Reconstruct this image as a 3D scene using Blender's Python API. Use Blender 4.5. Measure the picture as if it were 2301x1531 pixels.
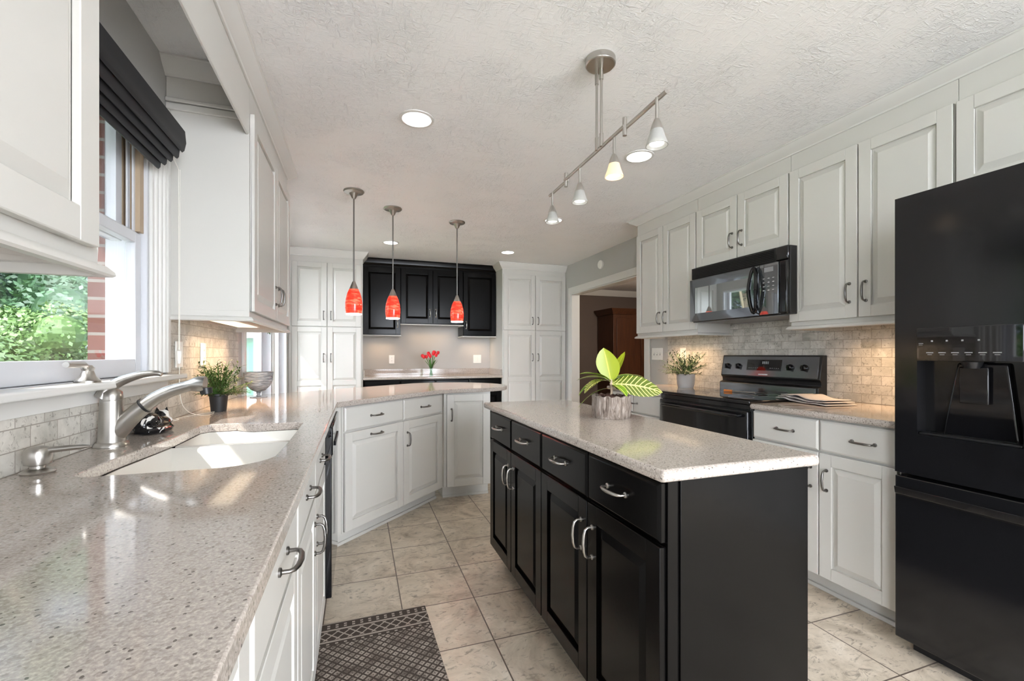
import bpy, bmesh, math, random
from mathutils import Vector, Matrix
R = math.radians
random.seed(7)
S = bpy.context.scene
COL = S.collection
for o in list(bpy.data.objects): bpy.data.objects.remove(o)

# ------------------------------------------------------------ camera, world, sun, exposure
cd = bpy.data.cameras.new('camera'); cam = bpy.data.objects.new('camera', cd); COL.objects.link(cam)
cam.location = (0, 0, 1.195); cam.rotation_euler = (R(90), 0, -math.atan(344.5/1000))
cd.sensor_fit = 'HORIZONTAL'; cd.sensor_width = 36; cd.lens = 36*1000/2301; cd.shift_y = 31.5/2301; cd.clip_start = .02
S.camera = cam
S.view_settings.view_transform = 'Standard'; S.view_settings.look = 'None'
S.view_settings.exposure = 1.60; S.view_settings.gamma = 1; S.view_settings.use_curve_mapping = False
W = bpy.data.worlds.new('sky'); S.world = W; W.use_nodes = True
bg = W.node_tree.nodes['Background']; wt = W.node_tree       # hazy sky, brightest towards the sun's side (-Y)
_tc = wt.nodes.new('ShaderNodeTexCoord'); _sx = wt.nodes.new('ShaderNodeSeparateXYZ'); _mr = wt.nodes.new('ShaderNodeMapRange'); _cr = wt.nodes.new('ShaderNodeValToRGB')
wt.links.new(_tc.outputs['Generated'], _sx.inputs[0]); wt.links.new(_sx.outputs[1], _mr.inputs[0]); _mr.inputs[1].default_value = -1; _mr.inputs[2].default_value = 1
wt.links.new(_mr.outputs[0], _cr.inputs[0]); _e = _cr.color_ramp.elements; _e[0].position = .05; _e[0].color = (.935, .985, 1.07, 1); _e[1].position = .60; _e[1].color = (.075, .095, .12, 1)
wt.links.new(_cr.outputs[0], bg.inputs[0]); bg.inputs[1].default_value = 7.5
sl = bpy.data.lights.new('sun', 'SUN'); sun = bpy.data.objects.new('sun', sl); COL.objects.link(sun)
sl.energy = 2.2; sl.angle = R(.6); sl.color = (1, .95, .88)
sun.location = (-6, -4, 8); sun.rotation_euler = Vector((1, .9, -1.45)).to_track_quat('-Z', 'Y').to_euler()

# ------------------------------------------------------------ node helpers
def lin(c):
    return tuple((x/12.92 if x <= .04045 else ((x+.055)/1.055)**2.4) for x in c)
def rgb(r, g, b): return lin((r/255, g/255, b/255)) + (1,)
class NT:
    def __init__(s, name):
        s.m = bpy.data.materials.new(name); s.m.use_nodes = True; s.t = s.m.node_tree
        s.b = s.t.nodes['Principled BSDF']; s.out = s.t.nodes['Material Output']
    def n(s, ty, **kw):
        nd = s.t.nodes.new(ty)
        for k, v in kw.items(): setattr(nd, k, v)
        return nd
    def l(s, a, b): s.t.links.new(a, b)
    def setv(s, sock, v):
        if hasattr(v, 'is_linked') or isinstance(v, bpy.types.NodeSocket): s.l(v, sock)
        else: sock.default_value = v
    def math(s, op, a, b=0, c=0, clamp=False):
        nd = s.n('ShaderNodeMath', operation=op, use_clamp=clamp)
        s.setv(nd.inputs[0], a); s.setv(nd.inputs[1], b); s.setv(nd.inputs[2], c); return nd.outputs[0]
    def mix(s, f, a, b, mode='MIX'):
        nd = s.n('ShaderNodeMix', data_type='RGBA', blend_type=mode)
        s.setv(nd.inputs[0], f); s.setv(nd.inputs[6], a); s.setv(nd.inputs[7], b); return nd.outputs[2]
    def co(s): return s.n('ShaderNodeTexCoord').outputs['Object']
    def map(s, v, loc=(0, 0, 0), rot=(0, 0, 0), sc=(1, 1, 1)):
        nd = s.n('ShaderNodeMapping'); s.l(v, nd.inputs[0])
        nd.inputs[1].default_value = loc; nd.inputs[2].default_value = rot; nd.inputs[3].default_value = sc; return nd.outputs[0]
    def noise(s, v, scale, det=4, rough=.5, dist=0):
        nd = s.n('ShaderNodeTexNoise'); s.l(v, nd.inputs['Vector']); nd.inputs['Scale'].default_value = scale
        nd.inputs['Detail'].default_value = det; nd.inputs['Roughness'].default_value = rough; nd.inputs['Distortion'].default_value = dist; return nd.outputs[0]
    def ramp(s, f, stops):
        nd = s.n('ShaderNodeValToRGB'); s.l(f, nd.inputs[0]); e = nd.color_ramp.elements
        while len(e) < len(stops): e.new(.5)
        for i, (p, c) in enumerate(stops): e[i].position = p; e[i].color = c if len(c) == 4 else tuple(c)+(1,)
        return nd.outputs[0]
    def bump(s, h, st=.3, d=.01):
        nd = s.n('ShaderNodeBump'); s.l(h, nd.inputs['Height']); nd.inputs['Strength'].default_value = st; nd.inputs['Distance'].default_value = d
        s.l(nd.outputs[0], s.b.inputs['Normal'])
    def p(s, col=None, rough=None, metal=None, **kw):
        if col is not None: s.setv(s.b.inputs['Base Color'], col)
        if rough is not None: s.setv(s.b.inputs['Roughness'], rough)
        if metal is not None: s.b.inputs['Metallic'].default_value = metal
        for k, v in kw.items(): s.setv(s.b.inputs[k.replace('_', ' ')], v)
        return s.m
def G(v): return (v, v, v, 1)
M = {}
def plain(k, col, rough=.5, metal=0, **kw): M[k] = NT(k).p(col, rough, metal, **kw)
def paint(k, col, rough, bs=.04):
    t = NT(k); v = t.co(); nz = t.noise(v, 60, 3); t.p(t.mix(t.noise(v, 3, 3), col, tuple(c*.94 for c in col[:3])+(1,)), rough); t.bump(nz, bs, .002); M[k] = t.m
paint('white_paint', (.62, .605, .565, 1), .32)
paint('black_paint', (.0024, .0022, .0022, 1), .20); M['black_paint'].node_tree.nodes['Principled BSDF'].inputs['Specular IOR Level'].default_value = .15
paint('wall_paint', (.50, .495, .48, 1), .7)
paint('trim_paint', (.70, .69, .66, 1), .35)
paint('brown_wall', (.13, .098, .082, 1), .75)
plain('window_white', (.62, .63, .66, 1), .35)
plain('plate_white', (.85, .84, .80, 1), .3)
plain('nickel', (.50, .48, .45, 1), .28, 1)
plain('dark_nickel', (.20, .19, .18, 1), .30, 1)
plain('black_plastic', (.01, .01, .011, 1), .35)
plain('black_gloss', (.006, .006, .007, 1), .06)
plain('black_glass', (.004, .004, .005, 1), .03, IOR=1.6)
plain('fridge_black', (.008, .008, .009, 1), .13)
plain('mirror_glass', (.30, .32, .34, 1), .03, .9)
plain('mirror_window', (.50, .53, .54, 1), .02, .9)
plain('range_steel', (.17, .18, .195, 1), .12, .8)
plain('sink_white', (.86, .82, .74, 1), .22)
plain('shade_fabric', (.011, .012, .015, 1), .6)
plain('cord_white', (.8, .77, .70, 1), .5)
plain('print_white', (.75, .75, .75, 1), .5)
plain('grey_print', (.25, .25, .26, 1), .4)
plain('pot_black', (.02, .02, .021, 1), .5)
plain('pot_grey', (.42, .41, .40, 1), .8)
plain('orange', (.7, .22, .04, 1), .4)
plain('tan_wood', (.42, .32, .22, 1), .55)
plain('ply', (.55, .42, .33, 1), .5)
plain('stem_green', (.08, .20, .04, 1), .5)
plain('soil', (.05, .02, .012, 1), .9)
plain('green_shed', (.05, .20, .12, 1), .6)
plain('shingle', (.25, .25, .25, 1), .8)
plain('red_petal', (.75, .02, .03, 1), .4)
def emit(k, col, st):
    t = NT(k); t.p((.8, .8, .8, 1), .5, Emission_Color=col, Emission_Strength=st); M[k] = t.m
emit('lamp_white', (1, .97, .92, 1), 1.7)
emit('lamp_small', (1, .96, .9, 1), 1.2)
emit('lamp_warm', (1, .80, .55, 1), .5)
# frosted glass / lit frosted glass / pendant glass
t = NT('frosted_glass'); t.p((.42, .42, .40, 1), .35, Transmission_Weight=.35, Emission_Color=(1, .95, .88, 1), Emission_Strength=.02); M['frosted'] = t.m
t = NT('lit_frosted_glass'); t.p((.55, .45, .33, 1), .35, Transmission_Weight=.2, Emission_Color=(1, .72, .42, 1), Emission_Strength=.25); M['frosted_lit'] = t.m
t = NT('red_art_glass'); v = t.map(t.co(), rot=(0, R(18), 0), sc=(14, 14, 60)); nz = t.noise(v, 1, 4, .6, .4)
c = t.ramp(nz, [(.30, (.62, .02, .01)), (.5, (.85, .05, .025)), (.72, (.98, .26, .14))])
t.p(c, .12, Emission_Color=c, Emission_Strength=.30); M['red_glass'] = t.m
def clear(k, tint=(1, 1, 1, 1), gl=.08, rough=.0):
    m = bpy.data.materials.new(k); m.use_nodes = True; tt = m.node_tree; tt.nodes.clear()
    o = tt.nodes.new('ShaderNodeOutputMaterial'); mx = tt.nodes.new('ShaderNodeMixShader'); a = tt.nodes.new('ShaderNodeBsdfTransparent'); b = tt.nodes.new('ShaderNodeBsdfGlossy')
    lw = tt.nodes.new('ShaderNodeLayerWeight'); lw.inputs[0].default_value = .5; pw = tt.nodes.new('ShaderNodeMath'); pw.operation = 'POWER'; pw.inputs[1].default_value = 4.5; tt.links.new(lw.outputs['Facing'], pw.inputs[0]); f = tt.nodes.new('ShaderNodeMath'); f.operation = 'MULTIPLY_ADD'; f.inputs[1].default_value = .7; f.inputs[2].default_value = gl*.4; tt.links.new(pw.outputs[0], f.inputs[0])
    a.inputs[0].default_value = tint; b.inputs[1].default_value = rough
    tt.links.new(f.outputs[0], mx.inputs[0]); tt.links.new(a.outputs[0], mx.inputs[1]); tt.links.new(b.outputs[0], mx.inputs[2]); tt.links.new(mx.outputs[0], o.inputs[0]); M[k] = m
clear('pane'); clear('vase_glass', (.86, .93, .90, 1))
# footed bowl: ribbed translucent grey glass
t = NT('ribbed_glass'); sx = t.n('ShaderNodeSeparateXYZ'); t.l(t.co(), sx.inputs[0])
w = t.math('SINE', t.math('MULTIPLY', sx.outputs[2], 700)); nz = t.noise(t.map(t.co(), sc=(20, 20, 220)), 1, 3)
t.p(t.ramp(nz, [(.35, (.16, .19, .22)), (.6, (.62, .68, .74))]), .15, Transmission_Weight=.45); t.bump(w, .6, .002); M['ribbed_glass'] = t.m
# ceiling: crow's-foot stipple
t = NT('stipple_ceiling'); v = t.co(); a = t.noise(t.map(v, rot=(0, 0, .6), sc=(1, 3.2, 1)), 17, 5, .62, 1.6); b = t.noise(t.map(v, rot=(0, 0, -.7), sc=(3.0, 1, 1)), 15, 5, .62, 1.6)
h = t.math('MAXIMUM', a, b); h = t.math('POWER', h, 4.5); h = t.math('MULTIPLY', h, t.ramp(t.noise(v, 3.2, 3), [(.38, G(.25)), (.60, G(1.4))]))
t.p((.87, .865, .86, 1), .85); t.bump(h, .7, .03); M['ceiling'] = t.m
# quartz with fleck
def quartz(k, base, warm):
    t = NT(k); v = t.co()
    n1 = t.noise(v, 210, 3, .6); n2 = t.noise(v, 120, 2, .5); n3 = t.noise(v, 330, 2, .5)
    vo = t.n('ShaderNodeTexVoronoi'); t.l(v, vo.inputs['Vector']); vo.inputs['Scale'].default_value = 150
    c0 = t.ramp(n1, [(.36, tuple(x*.80 for x in base)), (.52, base), (.66, warm)])
    vo2 = t.n('ShaderNodeTexVoronoi'); t.l(v, vo2.inputs['Vector']); vo2.inputs['Scale'].default_value = 90
    sp = t.math('LESS_THAN', t.math('ADD', vo2.outputs['Distance'], t.math('MULTIPLY', n3, .25)), .31)
    sel = t.n('ShaderNodeSeparateColor'); t.l(vo2.outputs['Color'], sel.inputs[0])
    sp = t.math('MULTIPLY', sp, t.math('GREATER_THAN', sel.outputs[0], .50))
    sm = t.math('LESS_THAN', n2, .40)
    c1 = t.mix(t.math('MULTIPLY', sm, .45), c0, (.22, .19, .165, 1)); c2 = t.mix(t.math('MULTIPLY', sp, .85), c1, (.075, .062, .052, 1))
    t.p(c2, .08); M[k] = t.m
quartz('quartz', (.46, .405, .36), (.58, .52, .465))
# floor tiles
t = NT('floor_tile'); v = t.co()
def brick(t, v, bw, rh, mort, off, c1, c2, cm):
    b = t.n('ShaderNodeTexBrick'); t.l(v, b.inputs['Vector']); b.offset = off; b.squash = 1
    for k, x in (('Color1', c1), ('Color2', c2), ('Mortar', cm), ('Scale', 1), ('Mortar Size', mort), ('Mortar Smooth', .1), ('Bias', 0), ('Brick Width', bw), ('Row Height', rh)): b.inputs[k].default_value = x
    return b
b = brick(t, t.map(v, loc=(-.193+.3425*20, -1.785+.3447*20, 0)), .3425, .3447, .0030, 0, G(.0), G(1), G(.5))
r = t.n('ShaderNodeSeparateColor'); t.l(b.outputs[0], r.inputs[0])
vv = t.n('ShaderNodeVectorMath', operation='ADD'); t.l(v, vv.inputs[0])
cx = t.n('ShaderNodeCombineXYZ'); t.l(t.math('MULTIPLY', r.outputs[0], 9), cx.inputs[2]); t.l(cx.outputs[0], vv.inputs[1]); q = vv.outputs[0]
n1 = t.noise(q, 5, 8, .68, 1.0); n2 = t.noise(t.map(q, sc=(1, 1.8, 1)), 16, 6, .7, 1.5)
c1 = t.ramp(n1, [(.30, (.28, .22, .16)), (.45, (.53, .45, .35)), (.60, (.68, .59, .475)), (.75, (.80, .72, .61))])
c2 = t.mix(t.ramp(n2, [(.34, G(.85)), (.46, G(0))]), c1, (.17, .135, .10, 1))
c3 = t.mix(t.math('MULTIPLY', r.outputs[0], .22), c2, (.55, .50, .42, 1))
c4 = t.mix(b.outputs['Fac'], c3, (.13, .10, .08, 1)); t.p(c4, .32)
t.bump(t.math('SUBTRACT', t.math('MULTIPLY', n2, .25), b.outputs['Fac']), .35, .003); M['floor_tile'] = t.m
# backsplash: stone subway, coordinates (Y, Z)
t = NT('stone_subway'); v = t.co(); sx = t.n('ShaderNodeSeparateXYZ'); t.l(v, sx.inputs[0]); cx = t.n('ShaderNodeCombineXYZ')
t.l(t.math('ADD', sx.outputs[1], 10.02), cx.inputs[0]); t.l(t.math('ADD', sx.outputs[2], .0528*100-.915), cx.inputs[1])
b = brick(t, cx.outputs[0], .1040, .0528, .0014, .5, G(0), G(1), G(.5)); r = t.n('ShaderNodeSeparateColor'); t.l(b.outputs[0], r.inputs[0])
vv = t.n('ShaderNodeVectorMath', operation='ADD'); t.l(v, vv.inputs[0]); c2 = t.n('ShaderNodeCombineXYZ'); t.l(t.math('MULTIPLY', r.outputs[0], 7), c2.inputs[0]); t.l(c2.outputs[0], vv.inputs[1]); q = vv.outputs[0]
n1 = t.noise(q, 9, 5, .6, .6); n2 = t.noise(q, 45, 5, .65, 1.6)
cA = t.ramp(n1, [(.3, (.33, .315, .27)), (.5, (.53, .505, .45)), (.7, (.70, .67, .61))])
cB = t.mix(t.math('MULTIPLY', r.outputs[0], .35), cA, (.66, .64, .59, 1))
cC = t.mix(t.ramp(n2, [(.36, G(.7)), (.44, G(0))]), cB, (.20, .18, .15, 1))
t.p(t.mix(b.outputs['Fac'], cC, (.30, .27, .23, 1)), .42); t.bump(t.math('SUBTRACT', t.math('MULTIPLY', n2, .15), b.outputs['Fac']), .4, .003); M['stone'] = t.m
# brick outside
t = NT('red_brick'); v = t.co(); sx = t.n('ShaderNodeSeparateXYZ'); t.l(v, sx.inputs[0]); cx = t.n('ShaderNodeCombineXYZ')
t.l(t.math('ADD', sx.outputs[0], sx.outputs[1]), cx.inputs[0]); t.l(sx.outputs[2], cx.inputs[1])
b = brick(t, cx.outputs[0], .2, .067, .006, .5, (.12, .045, .035, 1), (.17, .075, .06, 1), (.22, .20, .18, 1)); t.p(b.outputs[0], .85); M['brick'] = t.m
# rug
t = NT('woven_rug'); v = t.co(); sx = t.n('ShaderNodeSeparateXYZ'); t.l(v, sx.inputs[0]); X = sx.outputs[0]; Y = sx.outputs[1]
D = t.math('MULTIPLY', Y, -1)       # distance from the far edge (object origin on it)
def band(a, b_): return t.math('MULTIPLY', t.math('GREATER_THAN', D, a), t.math('LESS_THAN', D, b_))
def tri(x, p): return t.math('PINGPONG', x, p/2)
def lattice(p, wdt):
    a = tri(t.math('ADD', X, Y), p); c = tri(t.math('SUBTRACT', X, Y), p)
    return t.math('LESS_THAN', t.math('MINIMUM', a, c), wdt), a, c
stripes = t.math('MAXIMUM', t.math('MAXIMUM', band(0, .008), band(.052, .062)), band(.132, .142))
dotx = t.math('LESS_THAN', tri(X, .034), .006)
dots = t.math('MULTIPLY', dotx, t.math('MAXIMUM', t.math('MAXIMUM', band(.018, .028), band(.034, .044)), band(.150, .158)))
l1, _, _ = lattice(.048, .0042); la = t.math('MULTIPLY', l1, band(.066, .128))
l2, a2, c2_ = lattice(.036, .0050)
sq = t.math('MULTIPLY', t.math('SUBTRACT', 1, l2), t.math('GREATER_THAN', D, .165))
core = t.math('MULTIPLY', t.math('GREATER_THAN', a2, .0145), t.math('GREATER_THAN', c2_, .0145)); sq = t.math('SUBTRACT', sq, t.math('MULTIPLY', core, .8), clamp=True)
weave = t.noise(v, 420, 2, .6); big = t.noise(v, 22, 2, .5)
sq = t.math('MULTIPLY', sq, t.ramp(t.math('ADD', t.math('MULTIPLY', weave, .6), t.math('MULTIPLY', big, .4)), [(.45, G(.08)), (.53, G(1))]))
f = t.math('MAXIMUM', t.math('MAXIMUM', stripes, dots), t.math('MAXIMUM', la, sq))
t.p(t.mix(f, t.mix(weave, (.025, .017, .012, 1), (.075, .055, .042, 1)), t.mix(weave, (.26, .225, .19, 1), (.50, .445, .385, 1))), .95); t.bump(weave, .6, .004); M['rug'] = t.m
# bark pot
t = NT('bark_concrete'); v = t.co(); n1 = t.noise(t.map(v, sc=(60, 60, 12)), 1, 6, .65, 1.2)
t.p(t.ramp(n1, [(.32, (.08, .055, .04)), (.48, (.27, .215, .175)), (.65, (.46, .39, .34))]), .85); t.bump(n1, 1, .02); M['bark'] = t.m
# foliage
def leafm(k, c1, c2, sc=30):
    t = NT(k); n1 = t.noise(t.co(), sc, 3); t.p(t.mix(n1, c1, c2), .45, Subsurface_Weight=0); M[k] = t.m
leafm('bush_leaf', (.008, .028, .008, 1), (.07, .12, .022, 1)); leafm('fern_leaf', (.006, .022, .012, 1), (.045, .085, .035, 1)); leafm('tulip_leaf', (.03, .12, .02, 1), (.10, .25, .05, 1))
leafm('tree_leaf', (.02, .06, .015, 1), (.12, .20, .05, 1), 1.2); leafm('tree_leaf_dark', (.012, .04, .02, 1), (.07, .13, .06, 1), 1.2); leafm('grass', (.10, .22, .05, 1), (.25, .4, .1, 1), 6)
t = NT('croton_leaf'); uv = t.n('ShaderNodeTexCoord').outputs['UV']; sx = t.n('ShaderNodeSeparateXYZ'); t.l(uv, sx.inputs[0])
U = sx.outputs[0]; V = t.math('ABSOLUTE', t.math('SUBTRACT', sx.outputs[1], .5)); mid = t.math('LESS_THAN', V, .035)
side = t.math('LESS_THAN', t.math('PINGPONG', t.math('SUBTRACT', U, t.math('MULTIPLY', V, .35)), .045), .009)
t.p(t.mix(t.math('MAXIMUM', mid, side), t.mix(t.noise(t.co(), 40, 2), (.03, .07, .01, 1), (.14, .17, .01, 1)), (.75, .70, .20, 1)), .25); M['croton_dark'] = t.m
t = NT('croton_leaf_green'); uv = t.n('ShaderNodeTexCoord').outputs['UV']; sx = t.n('ShaderNodeSeparateXYZ'); t.l(uv, sx.inputs[0]); V = t.math('ABSOLUTE', t.math('SUBTRACT', sx.outputs[1], .5))
t.p(t.mix(t.math('MAXIMUM', t.math('LESS_THAN', V, .04), t.math('GREATER_THAN', V, .46)), t.mix(t.noise(t.co(), 60, 2), (.05, .15, .01, 1), (.20, .33, .02, 1)), (.62, .66, .12, 1)), .25); M['croton_green'] = t.m
t = NT('croton_leaf_yellow'); uv = t.n('ShaderNodeTexCoord').outputs['UV']; sx = t.n('ShaderNodeSeparateXYZ'); t.l(uv, sx.inputs[0]); V = t.math('ABSOLUTE', t.math('SUBTRACT', sx.outputs[1], .5))
t.p(t.mix(t.math('LESS_THAN', V, .03), (.22, .27, .003, 1), (.42, .46, .03, 1)), .3); M['croton_yellow'] = t.m
# ceramic cat
t = NT('cat_glaze'); n1 = t.noise(t.co(), 16, 2, .5, 1.2); t.p(t.ramp(n1, [(.60, (.006, .006, .007)), (.62, (.78, .76, .72))]), .06); M['cat'] = t.m
t = NT('towel_cloth'); n1 = t.noise(t.co(), 90, 2); t.p(t.mix(n1, (.50, .46, .44, 1), (.62, .58, .55, 1)), .9); t.bump(n1, .4, .003); M['towel'] = t.m
t = NT('dark_wood'); n1 = t.noise(t.map(t.co(), sc=(8, 8, 1)), 3, 4); t.p(t.mix(n1, (.035, .012, .005, 1), (.10, .035, .014, 1)), .35); M['dark_wood'] = t.m

# ------------------------------------------------------------ mesh helpers
class MB:
    def __init__(s): s.v = []; s.f = []; s.uv = None
    def add(s, vs, fs):
        k = len(s.v); s.v += [tuple(p) for p in vs]; s.f += [tuple(i+k for i in f) for f in fs]; return s
    def box(s, x0, x1, y0, y1, z0, z1):
        if x0 > x1: x0, x1 = x1, x0
        if y0 > y1: y0, y1 = y1, y0
        if z0 > z1: z0, z1 = z1, z0
        return s.add([(x0, y0, z0), (x1, y0, z0), (x1, y1, z0), (x0, y1, z0), (x0, y0, z1), (x1, y0, z1), (x1, y1, z1), (x0, y1, z1)],
                     [(3, 2, 1, 0), (4, 5, 6, 7), (0, 1, 5, 4), (1, 2, 6, 5), (2, 3, 7, 6), (3, 0, 4, 7)])
    def prism(s, poly, z0, z1):          # poly CCW in XY
        n = len(poly); return s.add([(x, y, z0) for x, y in poly]+[(x, y, z1) for x, y in poly],
                     [tuple(range(n-1, -1, -1)), tuple(range(n, 2*n))]+[(i, (i+1) % n, n+(i+1) % n, n+i) for i in range(n)])
    def ext(s, poly, axis, a, b):        # poly in the plane normal to axis; x:(y,z) y:(x,z)
        n = len(poly); mk = (lambda p, t: (t, p[0], p[1])) if axis == 'x' else (lambda p, t: (p[0], t, p[1]))
        return s.add([mk(p, a) for p in poly]+[mk(p, b) for p in poly], [tuple(range(n-1, -1, -1)), tuple(range(n, 2*n))]+[(i, (i+1) % n, n+(i+1) % n, n+i) for i in range(n)])
    def tube(s, pts, rad, n=12, cap=True, sx=1.0):
        pts = [Vector(p) for p in pts]; m = len(pts); rad = rad if isinstance(rad, (list, tuple)) else [rad]*m
        k = len(s.v); up = None
        for i, p in enumerate(pts):
            d = (pts[min(i+1, m-1)]-pts[max(i-1, 0)]).normalized()
            if up is None:
                up = Vector((0, 0, 1)) if abs(d.z) < .9 else Vector((1, 0, 0))
            a = (up-d*up.dot(d)).normalized(); b = d.cross(a); up = a
            for j in range(n):
                t_ = 2*math.pi*j/n; q = p+a*math.cos(t_)*rad[i]+b*math.sin(t_)*rad[i]*sx; s.v.append(tuple(q))
        for i in range(m-1):
            for j in range(n):
                s.f.append((k+i*n+j, k+i*n+(j+1) % n, k+(i+1)*n+(j+1) % n, k+(i+1)*n+j))
        if cap: s.f.append(tuple(k+j for j in range(n-1, -1, -1))); s.f.append(tuple(k+(m-1)*n+j for j in range(n)))
        return s
    def cyl(s, p0, p1, r0, r1=None, n=20): return s.tube([p0, p1], [r0, r0 if r1 is None else r1], n)
    def lathe(s, prof, c=(0, 0, 0), n=28, close=False):
        k = len(s.v); m = len(prof)
        for r, z in prof:
            for j in range(n):
                t_ = 2*math.pi*j/n; s.v.append((c[0]+r*math.cos(t_), c[1]+r*math.sin(t_), c[2]+z))
        for i in range(m if close else m-1):
            for j in range(n):
                a = i; b = (i+1) % m; s.f.append((k+a*n+j, k+a*n+(j+1) % n, k+b*n+(j+1) % n, k+b*n+j))
        if not close:
            if prof[0][0] > 1e-4: s.f.append(tuple(k+j for j in range(n-1, -1, -1)))
            if prof[-1][0] > 1e-4: s.f.append(tuple(k+(m-1)*n+j for j in range(n)))
        return s
    def ball(s, c, r, n=16, m=10):
        rx, ry, rz = r if isinstance(r, tuple) else (r, r, r); k = len(s.v)
        for i in range(m+1):
            ph = math.pi*i/m
            for j in range(n):
                t_ = 2*math.pi*j/n; s.v.append((c[0]+rx*math.sin(ph)*math.cos(t_), c[1]+ry*math.sin(ph)*math.sin(t_), c[2]-rz*math.cos(ph)))
        for i in range(m):
            for j in range(n): s.f.append((k+i*n+j, k+i*n+(j+1) % n, k+(i+1)*n+(j+1) % n, k+(i+1)*n+j))
        return s
    def build(s, name, mat, parent=None, bevel=0, seg=2, smooth=True, loc=None, ang=35):
        me = bpy.data.meshes.new(name); me.from_pydata(s.v, [], s.f)
        bm = bmesh.new(); bm.from_mesh(me); bmesh.ops.remove_doubles(bm, verts=bm.verts, dist=1e-6)
        bm.faces.ensure_lookup_table(); bmesh.ops.recalc_face_normals(bm, faces=bm.faces); bm.to_mesh(me); bm.free()
        return link(name, me, mat, parent, bevel, seg, smooth, loc, ang)
def link(name, me, mat, parent=None, bevel=0, seg=2, smooth=True, loc=None, ang=35):
    if smooth:
        me.shade_smooth(); me.set_sharp_from_angle(angle=R(ang))
    o = bpy.data.objects.new(name, me); COL.objects.link(o)
    if mat is not None and not me.materials: me.materials.append(M[mat] if isinstance(mat, str) else mat)
    if parent is not None: o.parent = parent
    if loc is not None: o.location = loc
    if bevel:
        b = o.modifiers.new('bevel', 'BEVEL'); b.width = bevel; b.segments = seg; b.limit_method = 'ANGLE'; b.angle_limit = R(32); b.harden_normals = False
    return o
def empty(name, loc, rz=0, label=None, cat=None, group=None):
    o = bpy.data.objects.new(name, None); o.empty_display_size = .05; COL.objects.link(o); o.location = loc; o.rotation_euler = (0, 0, rz)
    return tag(o, label, cat, group)
def tag(o, label=None, cat=None, group=None, kind=None):
    for k, v in (('label', label), ('category', cat), ('group', group), ('kind', kind)):
        if v: o[k] = v
    return o
def struct(o): o['kind'] = 'structure'; return o
def copy_tree(o, parent=None):
    c = o.copy(); COL.objects.link(c); c.parent = parent
    for ch in list(o.children): copy_tree(ch, c)
    return c
def sweep(mb, prof, path, closed=False):
    """prof: (out, z); path XY; out is to the right-hand side of travel, mitred."""
    P = [Vector((x, y)) for x, y in path]; n = len(P); m = len(prof); k = len(mb.v)
    for i in range(n):
        d1 = (P[i]-P[i-1]).normalized() if i > 0 else (P[1]-P[0]).normalized()
        d2 = (P[i+1]-P[i]).normalized() if i < n-1 else d1
        n1 = Vector((d1.y, -d1.x)); n2 = Vector((d2.y, -d2.x)); b = n1+n2; b = b/ b.dot(n1) if b.length > 1e-6 else n1
        for o_, z in prof: q = P[i]+b*o_; mb.v.append((q.x, q.y, z))
    for i in range(n-1):
        for j in range(m): mb.f.append((k+i*m+j, k+i*m+(j+1) % m, k+(i+1)*m+(j+1) % m, k+(i+1)*m+j))
    mb.f.append(tuple(k+j for j in range(m))); mb.f.append(tuple(k+(n-1)*m+j for j in range(m-1, -1, -1)))
    return mb

# ------------------------------------------------------------ structure
CZ = 2.44; XL = -.773; XR = 2.774; YB = 6.33; Y0 = -2.3
struct(MB().box(XL-.16, XR+.14, Y0, YB+.1, -.06, 0).build('floor', 'floor_tile', smooth=False))
struct(MB().box(XL-.16, XR+.14, Y0, YB+.1, CZ, CZ+.08).build('ceiling', 'ceiling', smooth=False))
w = MB(); T = .13
for y0, y1, z0, z1 in ((-.95, 1.16, 0, CZ), (1.16, 2.10, 0, 1.10), (1.16, 2.10, 2.10, CZ), (2.10, 3.62, 0, CZ), (3.62, 4.68, 2.06, CZ), (4.68, 4.78, 0, CZ), (4.78, 5.60, 0, .1), (4.78, 5.60, 2.2, CZ), (5.60, YB+.1, 0, CZ)):
    w.box(XL-T, XL, y0, y1, z0, z1)
struct(w.build('wall_left', 'wall_paint', smooth=False))
w = MB()
for y0, y1, z0, z1 in ((-.95, 1.16, -.3, CZ), (1.16, 2.10, -.3, 1.10), (1.16, 2.10, 2.10, 2.6), (2.10, 3.60, -.3, 2.6), (3.60, 4.77, 2.08, 2.6), (4.77, 5.61, -.3, .08), (4.77, 5.61, 2.22, 2.6), (5.61, 6.6, -.3, 2.6)):
    w.box(XL-T-.06, XL-T, y0, y1, z0, z1)
struct(w.build('wall_exterior', 'brick', smooth=False))
struct(MB().box(-1.40, XL-T-.06, -2.6, 7.2, 2.29, 2.36).build('trim_eave', 'trim_paint', smooth=False))
w = MB()
for y0, y1, z0, z1 in ((Y0, 3.856, 0, CZ), (3.856, 5.523, 2.03, CZ), (5.523, YB+.1, 0, CZ)): w.box(XR, XR+.10, y0, y1, z0, z1)
struct(w.build('wall_right', 'wall_paint', smooth=False))
struct(MB().box(XL, XR, YB, YB+.1, 0, CZ).build('wall_back', 'wall_paint', smooth=False))

struct(MB().box(XL-.13, .55, Y0-.1, Y0, 0, CZ).box(2.5, XR+.1, Y0-.1, Y0, 0, CZ).build('wall_rear', 'wall_paint', smooth=False))  # unseen; closed and open stretches are set to shape daylight from behind
struct(MB().box(-6.2, XL-.20, -1.3, -.9, -.3, 4.1).build('wall_sky_blocker', 'wall_paint', smooth=False))  # unseen tall wall, added to cut sky light entering the left windows
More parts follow.
